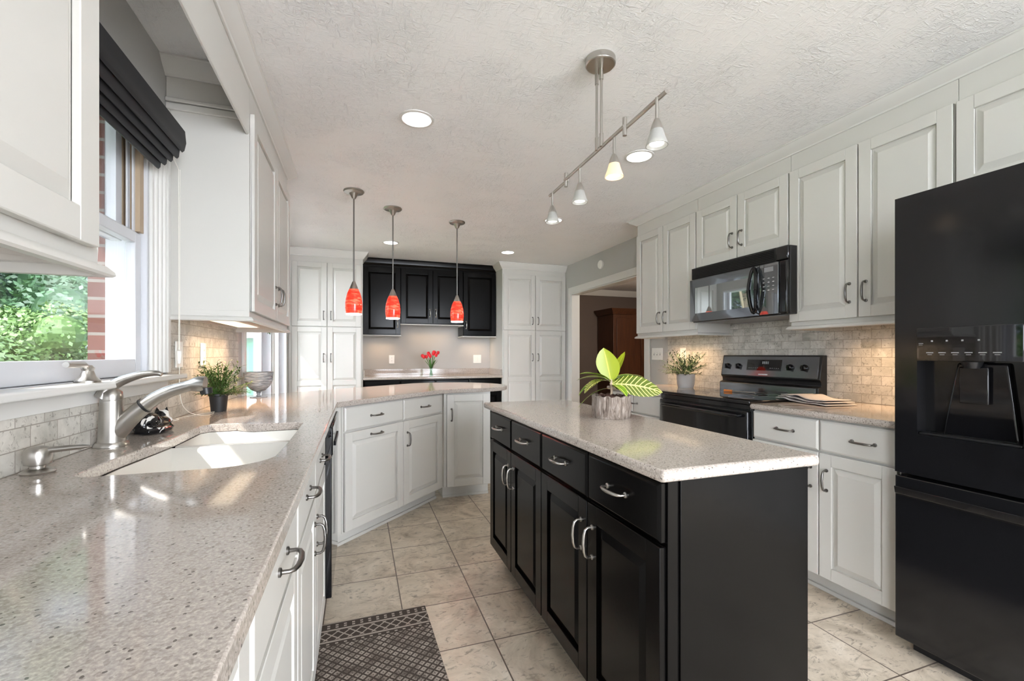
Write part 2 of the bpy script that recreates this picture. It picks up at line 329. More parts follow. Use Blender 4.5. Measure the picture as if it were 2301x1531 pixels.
# doorway casing (jamb + face casing)
w = MB(); w.box(XR-.018, XR, 5.523, 5.60, 0, 2.03).box(XR-.018, XR, 3.775, 3.856, 0, 2.03).box(XR-.018, XR, 3.775, 5.60, 2.03, 2.115)
w.box(XR-.01, XR+.112, 5.508, 5.523, 0, 2.03).box(XR-.01, XR+.112, 3.856, 3.871, 0, 2.03).box(XR-.01, XR+.112, 3.856, 5.523, 2.015, 2.03)
struct(w.build('trim_doorway', 'trim_paint', bevel=.003))
# next room
struct(MB().box(XR+.101, 6.2, 2.4, 7.7, -.06, 0).build('floor_next_room', 'tan_wood', smooth=False))
struct(MB().box(XR+.101, 6.2, 2.4, 7.7, CZ, CZ+.08).build('ceiling_next_room', 'ceiling', smooth=False))
w = MB().box(XR+.101, 6.2, 7.6, 7.7, 0, CZ).box(6.1, 6.2, 2.5, 7.6, 0, CZ).box(XR+.101, 6.2, 2.4, 2.5, 0, CZ).box(XR+.101, XR+.12, 2.5, 3.75, 0, CZ).box(XR+.101, XR+.12, 5.65, 7.6, 0, CZ)
struct(w.build('wall_next_room', 'brown_wall', smooth=False))
w = MB(); sweep(w, [(0, CZ-.11), (.02, CZ-.11), (.09, CZ-.01), (.09, CZ-.001), (0, CZ-.001)], [(XR+.13, 7.599), (6.09, 7.599)]); struct(w.build('trim_next_room', 'trim_paint'))
# outside ground
struct(MB().box(-3.6, XL-T-.07, -9, 8.2, -.31, -.285).build('patio', 'pot_grey', smooth=False))  # unseen paving, added so light bounces up neutral instead of green
struct(MB().box(-3.6, 8, -9, Y0-.11, -.31, -.285).build('patio_rear', 'pot_grey', smooth=False))
struct(MB().box(-40, XL-T-.07, -10, 40, -.36, -.3).build('ground_outside', 'grass', smooth=False))

# kitchen window: casing, stool, apron, sashes, panes, jamb liners, crank
win = empty('window_1', (XL, 1.63, 1.10)); struct(win)
def W_(n, mb, mat, par=win, bevel=.0015, **k):
    mb.v = [(x-XL, y-1.63, z-1.10) for x, y, z in mb.v]; return mb.build(n, mat, par, bevel=bevel, **k)
c = MB()
for ya, yb in ((2.10, 2.255), (1.02, 1.16)):
    c.box(XL, XL+.012, ya, yb, 1.12, 2.15)
for yy in (2.125, 2.165, 2.205): c.cyl((XL+.012, yy, 1.12), (XL+.012, yy, 2.15), .009, n=10)
c.box(XL, XL+.022, 2.225, 2.25, 1.12, 2.15).box(XL, XL+.018, 1.02, 2.255, 2.10, 2.22)
W_('casing', c, 'trim_paint')
W_('stool', MB().box(XL-.05, XL+.075, 1.00, 2.275, 1.092, 1.114), 'trim_paint', bevel=.006, seg=3)
W_('apron', MB().box(XL, XL+.018, 1.00, 2.235, 1.046, 1.092), 'trim_paint')
j = MB().box(XL-.13, XL, 2.085, 2.10, 1.10, 2.10).box(XL-.13, XL, 1.16, 1.175, 1.10, 2.10).box(XL-.13, XL, 1.175, 2.085, 1.10, 1.115).box(XL-.13, XL, 1.175, 2.085, 2.085, 2.10)
W_('jamb', j, 'window_white')
def sash(x0, x1, z0, z1, name, yb=2.083, st=.045):
    f = MB(); f.box(x0, x1, yb-st, yb, z0, z1).box(x0, x1, 1.177, 1.177+st, z0, z1).box(x0, x1, 1.177+st, yb-st, z0, z0+.06).box(x0, x1, 1.177+st, yb-st, z1-.04, z1)
    o = W_(name, f, 'window_white', bevel=.003); g = MB().box((x0+x1)/2-.002, (x0+x1)/2+.002, 1.177+st, yb-st, z0+.06, z1-.04)
    W_('pane', g, 'pane', o, 0); return o
sash(XL-.050, XL-.018, 1.118, 1.655, 'lower_sash'); sash(XL-.090, XL-.058, 1.615, 2.083, 'upper_sash', yb=2.035)
l_ = MB().box(XL-.056, XL-.010, 2.050, 2.084, 1.66, 2.084).box(XL-.095, XL-.060, 2.040, 2.084, 1.66, 2.084)
W_('jamb_liner', l_, 'tan_wood')
W_('track', MB().box(XL-.046, XL-.040, 2.030, 2.051, 1.66, 2.08).box(XL-.030, XL-.024, 2.036, 2.051, 1.66, 2.08), 'window_white')
k_ = MB().lathe([(.030, 0), (.030, .006), (.018, .018), (.013, .034), (.016, .042), (.010, .050), (0, .052)], (XL+.04, 1.60, 1.114), 14)
k_.tube([(XL+.04, 1.60, 1.155), (XL+.044, 1.57, 1.166), (XL+.044, 1.49, 1.168)], [.007, .009, .008], 10)
W_('crank', k_, 'nickel', bevel=0)
# patio door and side window
dr = empty('door_1', (XL, 4.15, 0)); struct(dr)
f = MB().box(XL-.145, XL, 4.68-.02, 4.68, 0, 2.06).box(XL-.145, XL, 3.62, 3.64, 0, 2.06).box(XL-.145, XL, 3.62, 4.68, 2.04, 2.06)
f.box(XL-.10, XL-.07, 4.60, 4.66, 0, 2.04).box(XL-.10, XL-.07, 3.64, 3.70, 0, 2.04).box(XL-.10, XL-.07, 3.70, 4.60, 0, .25).box(XL-.10, XL-.07, 3.70, 4.60, 1.95, 2.04)
f.v = [(x-XL, y-4.15, z) for x, y, z in f.v]; f.build('door_frame', 'window_white', dr, bevel=.003)
g = MB().box(-.087, -.083, -.45, .45, .25, 1.95); g.build('pane', 'pane', dr, smooth=False)
c = MB().box(0, .018, -.60, -.53, 0, 2.06).box(0, .018, .53, .60, 0, 2.06).box(0, .018, -.60, .60, 2.06, 2.13); c.build('casing', 'trim_paint', dr, bevel=.003)
w2 = empty('window_2', (XL, 5.19, .1)); struct(w2)
f = MB().box(-.155, 0, .39, .41, 0, 2.1).box(-.145, 0, -.41, -.39, 0, 2.1).box(-.155, 0, -.39, .39, 2.08, 2.1).box(-.155, 0, -.39, .39, 0, .02).box(-.10, -.07, .34, .39, .02, 2.08).box(-.10, -.07, -.39, -.34, .02, 2.08)
f.build('frame', 'window_white', w2, bevel=.003); MB().box(-.087, -.083, -.34, .34, .02, 2.08).build('pane', 'pane', w2, smooth=False)

# backsplashes
def splash(name, poly_boxes, label):
    m = MB()
    for x0, x1, y0, y1, z0, z1 in poly_boxes: m.box(x0, x1, y0, y1, z0, z1)
    return tag(m.build(name, 'stone', smooth=False), label, 'backsplash')
splash('tile_backsplash', [(XL+.0005, XL+.010, -1.0, 2.235, .9145, 1.045), (XL+.0005, XL+.010, 2.256, 3.42, .9145, 1.40), (XL+.0005, XL+.010, 2.235, 2.256, .9145, 1.09)], 'tumbled stone subway tile backsplash under and beside the kitchen window')
splash('tile_backsplash', [(XR-.010, XR-.0005, .3, 3.50, .9145, 1.43)], 'grey green stone subway tile backsplash behind the black range')

# ------------------------------------------------------------ cabinetry
def pull_mesh():
    m = MB(); L = .048
    pts = [(-L, 0, 0), (-L, -.018, 0), (-L+.006, -.026, 0), (-L+.022, -.031, 0), (0, -.033, 0), (L-.022, -.031, 0), (L-.006, -.026, 0), (L, -.018, 0), (L, 0, 0)]
    m.tube(pts, [.0045, .0040, .0046, .0052, .0056, .0052, .0046, .0040, .0045], 10)
    for sx in (-L, L): m.tube([(sx, 0, 0), (sx, -.004, 0), (sx, -.006, 0)], [.0085, .0085, .005], 12)
    me = bpy.data.meshes.new('pull'); me.from_pydata(m.v, [], m.f); me.shade_smooth(); me.set_sharp_from_angle(angle=R(50)); return me
PULL = {}
for k in ('nickel', 'dark_nickel'):
    PULL[k] = pull_mesh(); PULL[k].materials.append(M[k])
def handle(parent, x, y, z, vert, mat='dark_nickel'):
    o = bpy.data.objects.new('handle', PULL[mat]); COL.objects.link(o); o.parent = parent; o.location = (x, y, z)
    if vert: o.rotation_euler = (0, R(90), 0)
    return o
def door_mb(w, h, panels=None, t=.02, st=.058, rail=.058):
    m = MB(); fr = -t; bk = -t+.013
    m.box(0, w, bk, -.0005, 0, h)
    panels = panels or [(rail, h-rail)]
    m.box(0, st, fr, bk, 0, h).box(w-st, w, fr, bk, 0, h)
    zs = 0
    for a, b in panels: m.box(st, w-st, fr, bk, zs, a); zs = b
    m.box(st, w-st, fr, bk, zs, h)
    for a, b in panels:
        g = .005; s = .026; x0, x1 = st+g, w-st-g; z0, z1 = a+g, b-g
        q = [(x0, bk, z0), (x1, bk, z0), (x1, bk, z1), (x0, bk, z1)]; y1 = fr+.0015
        q2 = [(x0+s, y1, z0+s), (x1-s, y1, z0+s), (x1-s, y1, z1-s), (x0+s, y1, z1-s)]
        m.add(q+q2, [(4, 5, 6, 7), (0, 1, 5, 4), (1, 2, 6, 5), (2, 3, 7, 6), (3, 0, 4, 7)])
    return m
def drawer_mb(w, h, t=.02):
    m = MB(); m.box(0, w, -t+.006, -.0005, 0, h)
    q = [(0, -t+.006, 0), (w, -t+.006, 0), (w, -t+.006, h), (0, -t+.006, h)]; i = .009
    q2 = [(i, -t, i), (w-i, -t, i), (w-i, -t, h-i), (i, -t, h-i)]
    m.add(q+q2, [(4, 5, 6, 7), (0, 1, 5, 4), (1, 2, 6, 5), (2, 3, 7, 6), (3, 0, 4, 7)]); return m
def front(root, kind, x0, x1, z0, z1, mat, hd=None, hm='dark_nickel', panels=None, **kw):
    w, h = x1-x0, z1-z0
    if kind == 'door': o = door_mb(w, h, panels, **kw).build('door', mat, root, bevel=.0018, smooth=True, loc=(x0, 0, z0), ang=14)
    else: o = drawer_mb(w, h).build('drawer', mat, root, bevel=.0015, loc=(x0, 0, z0), ang=14)
    for hx, hz, v in (hd or []): handle(o, hx-x0, -.02, hz-z0, v, hm)
    return o
def cab(name, label, cat, loc, rot, w, d, z0, z1, mat, toe=0, body=None, group=None):
    root = empty(name, loc, rot, label, cat, group)
    m = body or MB().box(0, w, 0, d, z0, z1)
    m.build('body', mat, root, bevel=.001, smooth=False)
    if toe:
        MB().box(0, w, .073, d, 0, z0).box(0, w, .060, .073, 0, .02).build('toe_kick', mat, root, bevel=.002)
    return root
RAIL = [(0, .002), (.016, .002), (.020, .006), (.019, .012), (.010, .022), (0, .024)]
def upper_body(w, d, z0, z1):
    m = MB(); m.box(0, w, 0, d, z0+.03, z1); m.box(0, w, 0, .02, z0, z0+.03).box(0, .02, .02, d, z0, z0+.03).box(w-.02, w, .02, d, z0, z0+.03).box(.02, w-.02, d-.02, d, z0, z0+.03); return m
def light_rail(root, path, z, mat='white_paint'):
    m = MB(); sweep(m, [(a, z+b-.02) for a, b in RAIL], path); m.build('light_rail', mat, root)
# crown moulding trims
def crown(name, path, mat='trim_paint', z0=2.355, proj=.065, top=None):
    top = top or CZ-.0008; h = top-z0
    prof = [(0, z0), (.008, z0), (.012, z0+h*.12), (.016, z0+h*.16), (.030, z0+h*.35), (proj*.75, z0+h*.62), (proj*.9, z0+h*.85), (proj, z0+h*.9), (proj, top), (0, top)]
    m = MB(); sweep(m, prof, path); return struct(m.build(name, mat, ang=25))
WH = 'white_paint'; BK = 'black_paint'
# -- left wall uppers (rot +90: local x -> +Y, local y -> -X)
L90 = R(90); FX = -.462; UD = FX-XL-.001
r = cab('wall_cabinet', 'white wall cabinet at the near left, in front of the window', 'cabinet', (FX, -.34, 1.36), L90, 1.38, UD, 0, 1.078, WH, body=upper_body(1.38, UD, 0, 1.078))
for a, b in ((.44, .885), (.892, 1.342)): front(r, 'door', a, b, .028, .918, WH)
front(r, 'door', 0, .43, .028, .918, WH)
light_rail(r, [(1.40, UD), (1.40, 0), (0, 0)][::-1] if False else [(0, 0), (1.38, 0), (1.38, UD-.01)][::1], 0)
MB().box(.02, 1.36, .02, UD-.02, .024, .0295).build('underside', 'ply', r, smooth=False)
r = cab('wall_cabinet', 'white two-door wall cabinet on the left between window and patio door', 'cabinet', (FX, 2.262, 1.36), L90, 1.093, UD, 0, 1.078, WH, body=upper_body(1.093, UD, 0, 1.078))
front(r, 'door', .006, .580, .028, .915, WH, [(.540, .165, True)]); front(r, 'door', .588, 1.082, .028, .915, WH, [(.630, .165, True)])
m = MB(); sweep(m, [(a, b-.02) for a, b in RAIL], [(0, UD-.01), (0, 0), (1.093, 0), (1.093, UD-.01)]); m.v = [(x, y, z) for x, y, z in m.v]; m.build('light_rail', WH, r)
MB().box(.02, 1.073, .02, UD-.02, .024, .0295).build('underside', 'ply', r, smooth=False)
# -- crown left and valance board bridging the window
crown('trim_left_crown', [(FX, -.40), (FX, 3.356), (XL, 3.356)], z0=2.385, proj=.062)
crown('trim_side_crown', [(XL, 2.261), (FX-.02, 2.261)], z0=2.375)
struct(MB().box(XL+.001, FX-.02, 2.250, 2.2615, 2.235, 2.265).box(XL+.001, FX-.02, 2.246, 2.2615, 2.268, 2.285).box(XL+.001, XL+.018, 2.252, 2.2615, 1.385, 2.235).build('trim_cabinet_side', WH, bevel=.004, seg=2))
vb = MB().ext([(FX-.018, 2.192), (FX-.012, 2.177), (FX-.004, 2.177), (FX, 2.187), (FX, 2.384), (FX-.018, 2.384)], 'y', 1.041, 2.261)
tag(vb.build('valance_board', WH, bevel=.001), 'white valance board bridging the two left cabinets above the sink', 'board')

# -- right wall uppers (rot -90: local x -> -Y, local y -> +X)
RX = 2.45; RD = XR-RX-.001; R90 = R(-90)
def rupper(label, ya, yb, zb, doors, hz, under=True, hx=None):
    w_ = ya-yb; r = cab('wall_cabinet', label, 'cabinet', (RX, ya, zb), R90, w_, RD, 0, CZ-.002-zb, WH, body=upper_body(w_, RD, 0, CZ-.002-zb))
    for i, (a, b) in enumerate(doors):
        hl = [((ya-b)-.036 if i == 0 else (ya-a)+.036, hz-zb, True)]
        front(r, 'door', ya-a, ya-b, (.028 if under else .012), 2.283-zb, WH, hl)
    if under:
        light_rail(r, [(0, RD-.01), (0, 0), (w_, 0), (w_, RD-.01)], 0)
    MB().box(.02, w_-.02, .02, RD-.02, .024, .0295).build('underside', 'ply', r, smooth=False); return r
rupper('white two-door wall cabinet on the right, nearest the doorway', 3.530, 2.751, 1.36, [(3.519, 3.147), (3.139, 2.760)], 1.505)
rupper('short white two-door cabinet above the black microwave', 2.749, 1.978, 1.842, [(2.746, 2.366), (2.358, 1.984)], 1.980, under=False)
rupper('tall white two-door wall cabinet between microwave and refrigerator', 1.976, 1.190, 1.36, [(1.972, 1.592), (1.584, 1.200)], 1.518)
r = cab('wall_cabinet', 'white cabinet above the black refrigerator', 'cabinet', (RX, 1.188, 1.88), R90, .95, RD, 0, CZ-.002-1.88, WH)
front(r, 'door', .0, .470, .012, 2.283-1.88, WH); front(r, 'door', .477, .94, .012, 2.283-1.88, WH)
crown('trim_right_crown', [(XR, 3.531), (RX, 3.531), (RX, .20)], z0=2.385, proj=.07)
# -- right base cabinets
BX = 2.16; BD = XR-BX-.001
r = cab('base_cabinet', 'white base cabinet with two drawers between range and refrigerator', 'cabinet', (BX, 1.972, 0), R90, .735, BD, .10, .881, WH, toe=.1)
front(r, 'drawer', .005, .388, .722, .872, WH, [(.210, .797, False)]); front(r, 'drawer', .395, .730, .722, .872, WH, [(.598, .797, False)])
front(r, 'door', .005, .388, .108, .712, WH, [(.352, .585, True)]); front(r, 'door', .395, .730, .108, .712, WH, [(.432, .585, True)])
r = cab('base_cabinet', 'white base cabinet with a drawer on the doorway side of the range', 'cabinet', (BX, 3.50, 0), R90, .70, BD, .10, .881, WH, toe=.1)
front(r, 'drawer', .005, .345, .722, .872, WH, [(.175, .797, False)]); front(r, 'drawer', .352, .695, .722, .872, WH, [(.365, .797, False)])
front(r, 'door', .005, .345, .108, .712, WH, [(.31, .585, True)]); front(r, 'door', .352, .695, .108, .712, WH, [(.388, .585, True)])
# -- left base run (plane -.138)
LX = -.158; LD = LX-XL-.001
r = cab('base_cabinet', 'white base cabinet at the near left under the stone worktop', 'cabinet', (LX, -.62, 0), L90, 1.305, LD, .10, .881, WH, toe=.1)
for a, b in ((.005, .43), (.44, .86), (.868, 1.298)): front(r, 'door', a, b, .108, .872, WH)
r = cab('base_cabinet', 'white single-door drawer base cabinet left of the sink cabinet', 'cabinet', (LX, .688, 0), L90, .487, LD, .10, .881, WH, toe=.1)
front(r, 'drawer', .012, .482, .722, .872, WH, [(.265, .797, False)]); front(r, 'door', .012, .482, .108, .712, WH, [(.06, .585, True)])
r = cab('sink_cabinet', 'white sink base cabinet with a pair of doors below the window', 'cabinet', (LX, 1.178, 0), L90, .937, LD, .10, .881, WH, toe=.1,
        body=MB().box(0, .937, 0, .02, .10, .881).box(0, .937, .02, LD, .10, .12).box(0, .02, .02, LD, .12, .66).box(.917, .937, .02, LD, .12, .66))
front(r, 'drawer', .005, .460, .722, .872, WH, [(.225, .797, False)]); front(r, 'drawer', .467, .932, .722, .872, WH, [(.680, .797, False)])
front(r, 'door', .005, .460, .108, .712, WH, [(.424, .585, True)]); front(r, 'door', .467, .932, .108, .712, WH, [(.503, .585, True)])
# dishwasher
dw = empty('dishwasher', (LX, 2.120, 0), L90, 'black dishwasher under the worktop at the peninsula corner', 'dishwasher')
MB().box(0, .60, .0, .55, .10, .878).build('tub', 'black_plastic', dw, smooth=False); MB().box(0, .60, .06, .5, 0, .10).build('toe_kick', 'black_plastic', dw, smooth=False)
MB().box(.004, .596, -.045, 0, .115, .74).build('door', 'black_gloss', dw, bevel=.004)
cp = MB().box(.004, .596, -.050, 0, .745, .874).build('control_panel', 'black_gloss', dw, bevel=.006); MB().box(.15, .45, -.056, -.050, .762, .785).build('handle', 'black_plastic', cp, bevel=.003)
# corner filler + peninsula units
r2 = math.sqrt(.5)
A = (-.158, 2.866)
pf = MB().box(-.60, -.158, 2.722, 2.80, .10, .881).prism([(-.60, 2.80), (-.158, 2.80), (-.138, 2.838), (-.100, 2.876), (-.12, 2.91), (-.50, 3.10)], .10, .881)
pf.box(-.60, -.235, 2.722, 2.88, 0, .10)
tag(pf.build('corner_filler', WH, bevel=.001), 'white filler post closing the corner between dishwasher and peninsula', 'filler')
pn = cab('peninsula_cabinet', 'angled white peninsula base cabinet with two drawers and two doors', 'cabinet', (-.098, 2.904, 0), R(45), 1.062, .50, .10, .881, WH, toe=.1)
front(pn, 'drawer', .010, .548, .722, .870, WH, [(.275, .797, False)]); front(pn, 'drawer', .555, 1.030, .722, .870, WH, [(.800, .797, False)])
front(pn, 'door', .010, .548, .108, .712, WH, [(.275, .676, False)]); front(pn, 'door', .555, 1.030, .108, .712, WH, [(.592, .580, True)])
pe = cab('peninsula_cabinet', 'white single-door base cabinet at the end of the peninsula', 'cabinet', (.660, 3.63, 0), 0, .395, .50, .10, .881, WH, toe=.1)
front(pe, 'door', .022, .385, .108, .865, WH, [(.060, .700, True)])

# -- island
IX = .735; isl = empty('kitchen_island', (IX, 2.465, 0), R90, 'black kitchen island with four drawers and four doors', 'island')
MB().box(0, 1.535, 0, .475, .10, .881).build('body', BK, isl, bevel=.0015, smooth=False)
MB().box(.03, 1.505, .06, .42, 0, .10).build('toe_kick', BK, isl, smooth=False)
MB().box(1.535, 1.541, .034, .475, .10, .8805).build('end_panel', BK, isl, bevel=.001)
MB().box(0.03, 1.528, .475, .492, .10, .705).build('back_panel', BK, isl, bevel=.002)
yb_ = [0.002, .373, .760, 1.152, 1.532]
for i in range(4):
    a, b = yb_[i]+.003, yb_[i+1]-.004
    front(isl, 'drawer', a, b, .718, .870, BK, [((a+b)/2-.01, .797, False)], 'nickel')
    front(isl, 'door', a, b, .108, .708, BK, [(b-.034 if i % 2 == 0 else a+.034, .588, True)], 'nickel')

# -- bar: black uppers, base, counter
def bupper(label, x0, x1, zb, doors, hs):
    d = .318; r = cab('bar_wall_cabinet', label, 'cabinet', (x0, 6.010, zb), 0, x1-x0, d, 0, 2.40-zb, BK, body=upper_body(x1-x0, d, 0, 2.40-zb))
    for (a, b), hx in zip(doors, hs): front(r, 'door', a-x0, b-x0, .010, 2.322-zb, BK, [(hx-x0, zb+.145, True)] if 0 else [(hx-x0, .150, True)], 'nickel')
    MB().box(.02, x1-x0-.02, .02, d-.02, .024, .0295).build('underside', 'ply', r, smooth=False)
    m = MB(); sweep(m, [(a*.6, b*.8-.018) for a, b in RAIL], [(0, d-.01), (0, 0), (x1-x0, 0), (x1-x0, d-.01)]); m.build('light_rail', 'white_paint', r); return r
bupper('tall black wall cabinet beside the left white pantry', .052, .520, 1.450, [(.056, .516)], [.480])
bupper('short black two-door wall cabinet over the tulips', .522, 1.356, 1.600, [(.526, .938), (.945, 1.352)], [.902, .982])
bupper('tall black wall cabinet beside the right white pantry', 1.358, 1.826, 1.450, [(1.362, 1.822)], [1.398])
crown('trim_bar_crown', [(1.828, 6.010), (.05, 6.010)][::-1], BK, z0=2.345, proj=.045, top=2.436)
bb = cab('bar_base_cabinet', 'black base cabinet below the bar counter between the pantries', 'cabinet', (.052, 5.76, 0), 0, 1.775, .565, .10, .881, BK, toe=.1)
for i in range(4):
    a = .006+i*.442; front(bb, 'drawer', a, a+.435, .722, .868, BK, [(a+.22, .797, False)], 'nickel'); front(bb, 'door', a, a+.435, .108, .712, BK, [(a+(.40 if i % 2 == 0 else .035), .585, True)], 'nickel')
m = MB().box(.050, 1.829, 5.690, 6.328, .882, .914); o = m.build('bar_worktop', 'quartz', bevel=.012, seg=4); tag(o, 'stone bar worktop with a low upstand under the black cabinets', 'worktop')
MB().box(.051, 1.828, 6.308, 6.3285, .9145, .995).box(1.808, 1.8285, 5.72, 6.308, .9145, .995).box(.051, .070, 5.72, 6.308, .9145, .995).build('upstand', 'quartz', o, bevel=.001)
# -- pantries
def pantry(label, x0, x1, doors, hs, cr):
    r = cab('pantry_cabinet', label, 'cabinet', (x0, 5.72, 0), 0, x1-x0, .609, .10, CZ-.002, WH, toe=.1)
    for (a, b), hx in zip(doors, hs):
        front(r, 'door', a-x0, b-x0, 1.530, 2.283, WH, [(hx-x0, 1.658, True)])
        front(r, 'door', a-x0, b-x0, .108, 1.520, WH, [(hx-x0, 1.156, True)], panels=[(.058, .720), (.778, 1.354)])
    return r
pantry('tall white four-door pantry beyond the peninsula, on the left', -.770, .048, [(-.733, -.358), (-.350, .028)], [-.392, -.312], 0)
pantry('tall white four-door pantry next to the doorway', 1.832, XR-.002, [(1.846, 2.302), (2.310, 2.766)], [2.262, 2.345], 0)
crown('trim_pantry_crown', [(.0485, 6.0), (.0485, 5.72), (-.772, 5.72)][::-1])
crown('trim_pantry_crown', [(1.8315, 6.0), (1.8315, 5.72), (XR-.001, 5.72)][::-1][::-1])

# ------------------------------------------------------------ worktops
def slab(name, outer, hole, z0, z1, label, mat='quartz', bevel=.014):
    bm = bmesh.new()
    def loop(pts): vs = [bm.verts.new((x, y, z0)) for x, y in pts]; return [bm.edges.new((vs[i], vs[(i+1) % len(vs)])) for i in range(len(vs))]
    es = loop(outer)
    if hole: es += loop(hole)
    bmesh.ops.triangle_fill(bm, use_beauty=True, use_dissolve=False, edges=es)
    ret = bmesh.ops.extrude_face_region(bm, geom=list(bm.faces))
    for v in ret['geom']:
        if isinstance(v, bmesh.types.BMVert): v.co.z = z1
    bmesh.ops.recalc_face_normals(bm, faces=bm.faces); me = bpy.data.meshes.new(name); bm.to_mesh(me); bm.free()
    return tag(link(name, me, mat, None, bevel, 4), label, 'worktop')
def arc(cx, cy, r, a0, a1, n): return [(cx+r*math.cos(R(a0+(a1-a0)*i/n)), cy+r*math.sin(R(a0+(a1-a0)*i/n))) for i in range(n+1)]
def smoothp(P, n=6):
    out = []
    for i in range(1, len(P)-2):
        p0, p1, p2, p3 = [Vector(q) for q in P[i-1:i+3]]
        for k in range(n):
            t_ = k/n; out.append(tuple(.5*((2*p1)+(p2-p0)*t_+(2*p0-5*p1+4*p2-p3)*t_*t_+(3*p1-p0-3*p2+p3)*t_**3)))
    out.append(tuple(P[-2])); return out
CE = -.117
pen = smoothp([(.45, 3.38), (.60, 3.525), (.78, 3.575), (1.02, 3.600), (1.20, 3.70), (1.285, 3.90), (1.245, 4.14), (1.06, 4.37), (.80, 4.465), (.50, 4.430), (.034, 4.174)], 5)
outer = [(XL+.001, -.9), (CE, -.9), (CE, 2.815)]+pen+[(XL+.001, 3.42)]
# sink cut-out: straight front, rounded near corner, stepped far edge
hole = [(-.215, 2.02)]+[(-.215, 1.55)]+arc(-.345, 1.41, .13, -15, -80, 5)+[(-.45, 1.282), (-.60, 1.285)]+[(-.628, 1.31), (-.622, 1.50), (-.590, 1.80), (-.590, 2.05), (-.565, 2.085), (-.47, 2.088), (-.440, 2.060), (-.40, 2.035), (-.25, 2.045)]
slab('worktop', outer, hole, .882, .914, 'long beige flecked stone worktop around the sink, sweeping out as a peninsula')
slab('island_worktop', [(.694, .893), (1.222, .893), (1.222, 2.535), (.694, 2.535)], None, .882, .914, 'beige flecked stone worktop on the black island')
slab('right_worktop', [(2.118, 1.215), (XR-.001, 1.215), (XR-.001, 1.973), (2.118, 1.973)], None, .882, .914, 'stone worktop between the black range and the refrigerator')
slab('right_worktop', [(2.118, 2.789), (XR-.001, 2.789), (XR-.001, 3.53), (2.118, 3.53)], None, .882, .914, 'stone worktop carrying the grey potted plant near the doorway')

# sink: two bowls as one moulded body with divider
sk = empty('kitchen_sink', (-.40, 1.68, .70), 0, 'white double bowl undermount sink below the window', 'sink')
def bowl(pts, zt, zb, name):
    n = len(pts); cx = sum(p[0] for p in pts)/n; cy = sum(p[1] for p in pts)/n; m = MB(); levels = [(1.0, zt), (.985, zb+.05), (.95, zb+.015), (.86, zb), (.12, zb-.004)]
    vs = []
    for s_, z in levels: vs += [(cx+(x-cx)*s_+.40, cy+(y-cy)*s_-1.68, z-.70) for x, y in pts]
    fs = [(i*n+j, i*n+(j+1) % n, (i+1)*n+(j+1) % n, (i+1)*n+j) for i in range(len(levels)-1) for j in range(n)]+[tuple((len(levels)-1)*n+j for j in range(n))]
    m.add(vs, fs); o = m.build(name, 'sink_white', sk, ang=50)
    so = o.modifiers.new('thick', 'SOLIDIFY'); so.thickness = .006; so.offset = 0
    MB().lathe([(.0, 0), (.042, 0), (.044, .003), (.030, .005), (.028, .001), (0, .001)], (cx+.40, cy-1.68, zb-.70), 20).build('drain', 'nickel', sk)
bowl([(-.219, 1.77), (-.219, 1.55)]+arc(-.345, 1.41, .126, -15, -80, 5)+[(-.45, 1.290), (-.60, 1.293), (-.620, 1.32), (-.616, 1.50), (-.590, 1.77)], .8825, .69, 'near_bowl')
bowl([(-.222, 2.015), (-.222, 1.80), (-.586, 1.80), (-.586, 2.05), (-.565, 2.080), (-.47, 2.082), (-.440, 2.055), (-.40, 2.03), (-.25, 2.038)], .8825, .70, 'far_bowl')
MB().ext([(-.628+.40, -.005), (-.212+.40, -.005), (-.212+.40, .166), (-.24+.40, .174), (-.57+.40, .174), (-.60+.40, .180), (-.628+.40, .182)], 'y', .090, .120).build('divider', 'sink_white', sk, bevel=.006, seg=3)

# faucet
fc = empty('faucet', (-.716, 1.69, .9145), 0, 'brushed nickel pull-out faucet with lever handle behind the sink', 'faucet')
MB().lathe([(.0, 0), (.043, 0), (.043, .006), (.038, .014), (.036, .014)], n=28).build('base', 'nickel', fc)
MB().lathe([(.034, .014), (.033, .03), (.030, .09), (.0285, .140), (.0275, .1405)], n=28).build('body', 'nickel', fc)
MB().lathe([(.0272, .1405), (.028, .150), (.026, .165), (.014, .178), (0, .180)], n=24).build('cap', 'nickel', fc)
P_ = smoothp([(-.02, 0, .0), (.008, 0, .030), (.043, 0, .084), (.083, 0, .126), (.107, 0, .142), (.147, 0, .163), (.207, 0, .181), (.235, 0, .186), (.26, 0, .189)], 4) if 0 else None
def cr3(P, n=4):
    out = []
    for i in range(1, len(P)-2):
        p0, p1, p2, p3 = [Vector(q) for q in P[i-1:i+3]]
        for k in range(n): t_ = k/n; out.append(.5*((2*p1)+(p2-p0)*t_+(2*p0-5*p1+4*p2-p3)*t_*t_+(3*p1-p0-3*p2+p3)*t_**3))
    out.append(Vector(P[-2])); return out
MB().tube(cr3([(-.03, 0, -.01), (.0, 0, .022), (.043, 0, .080), (.085, 0, .122), (.098, 0, .132)]), [.026, .0262, .0265, .0265, .026, .0255, .025, .0245, .024], 20).build('spout', 'nickel', fc)
MB().tube([(.080, 0, .1185), (.0855, 0, .1225)], [.0252, .0252], 20).build('collar', 'black_plastic', fc)
hp = cr3([(.070, 0, .11), (.086, 0, .123), (.113, 0, .144), (.153, 0, .165), (.205, 0, .181), (.222, 0, .184), (.262, 0, .178)])
hr = [.0215]*8+[.0175]*4; hr = [.022, .0218, .0214, .021, .0205, .020, .0195, .019, .0185, .018, .0175, .0175, .018, .0195, .021, .0225, .0232]
hp = cr3([(.070, 0, .11), (.086, 0, .123), (.113, 0, .144), (.153, 0, .165), (.205, 0, .181), (.24, 0, .186)])+[Vector((.215, 0, .183)), Vector((.228, 0, .185)), Vector((.245, 0, .184)), Vector((.266, 0, .179))]
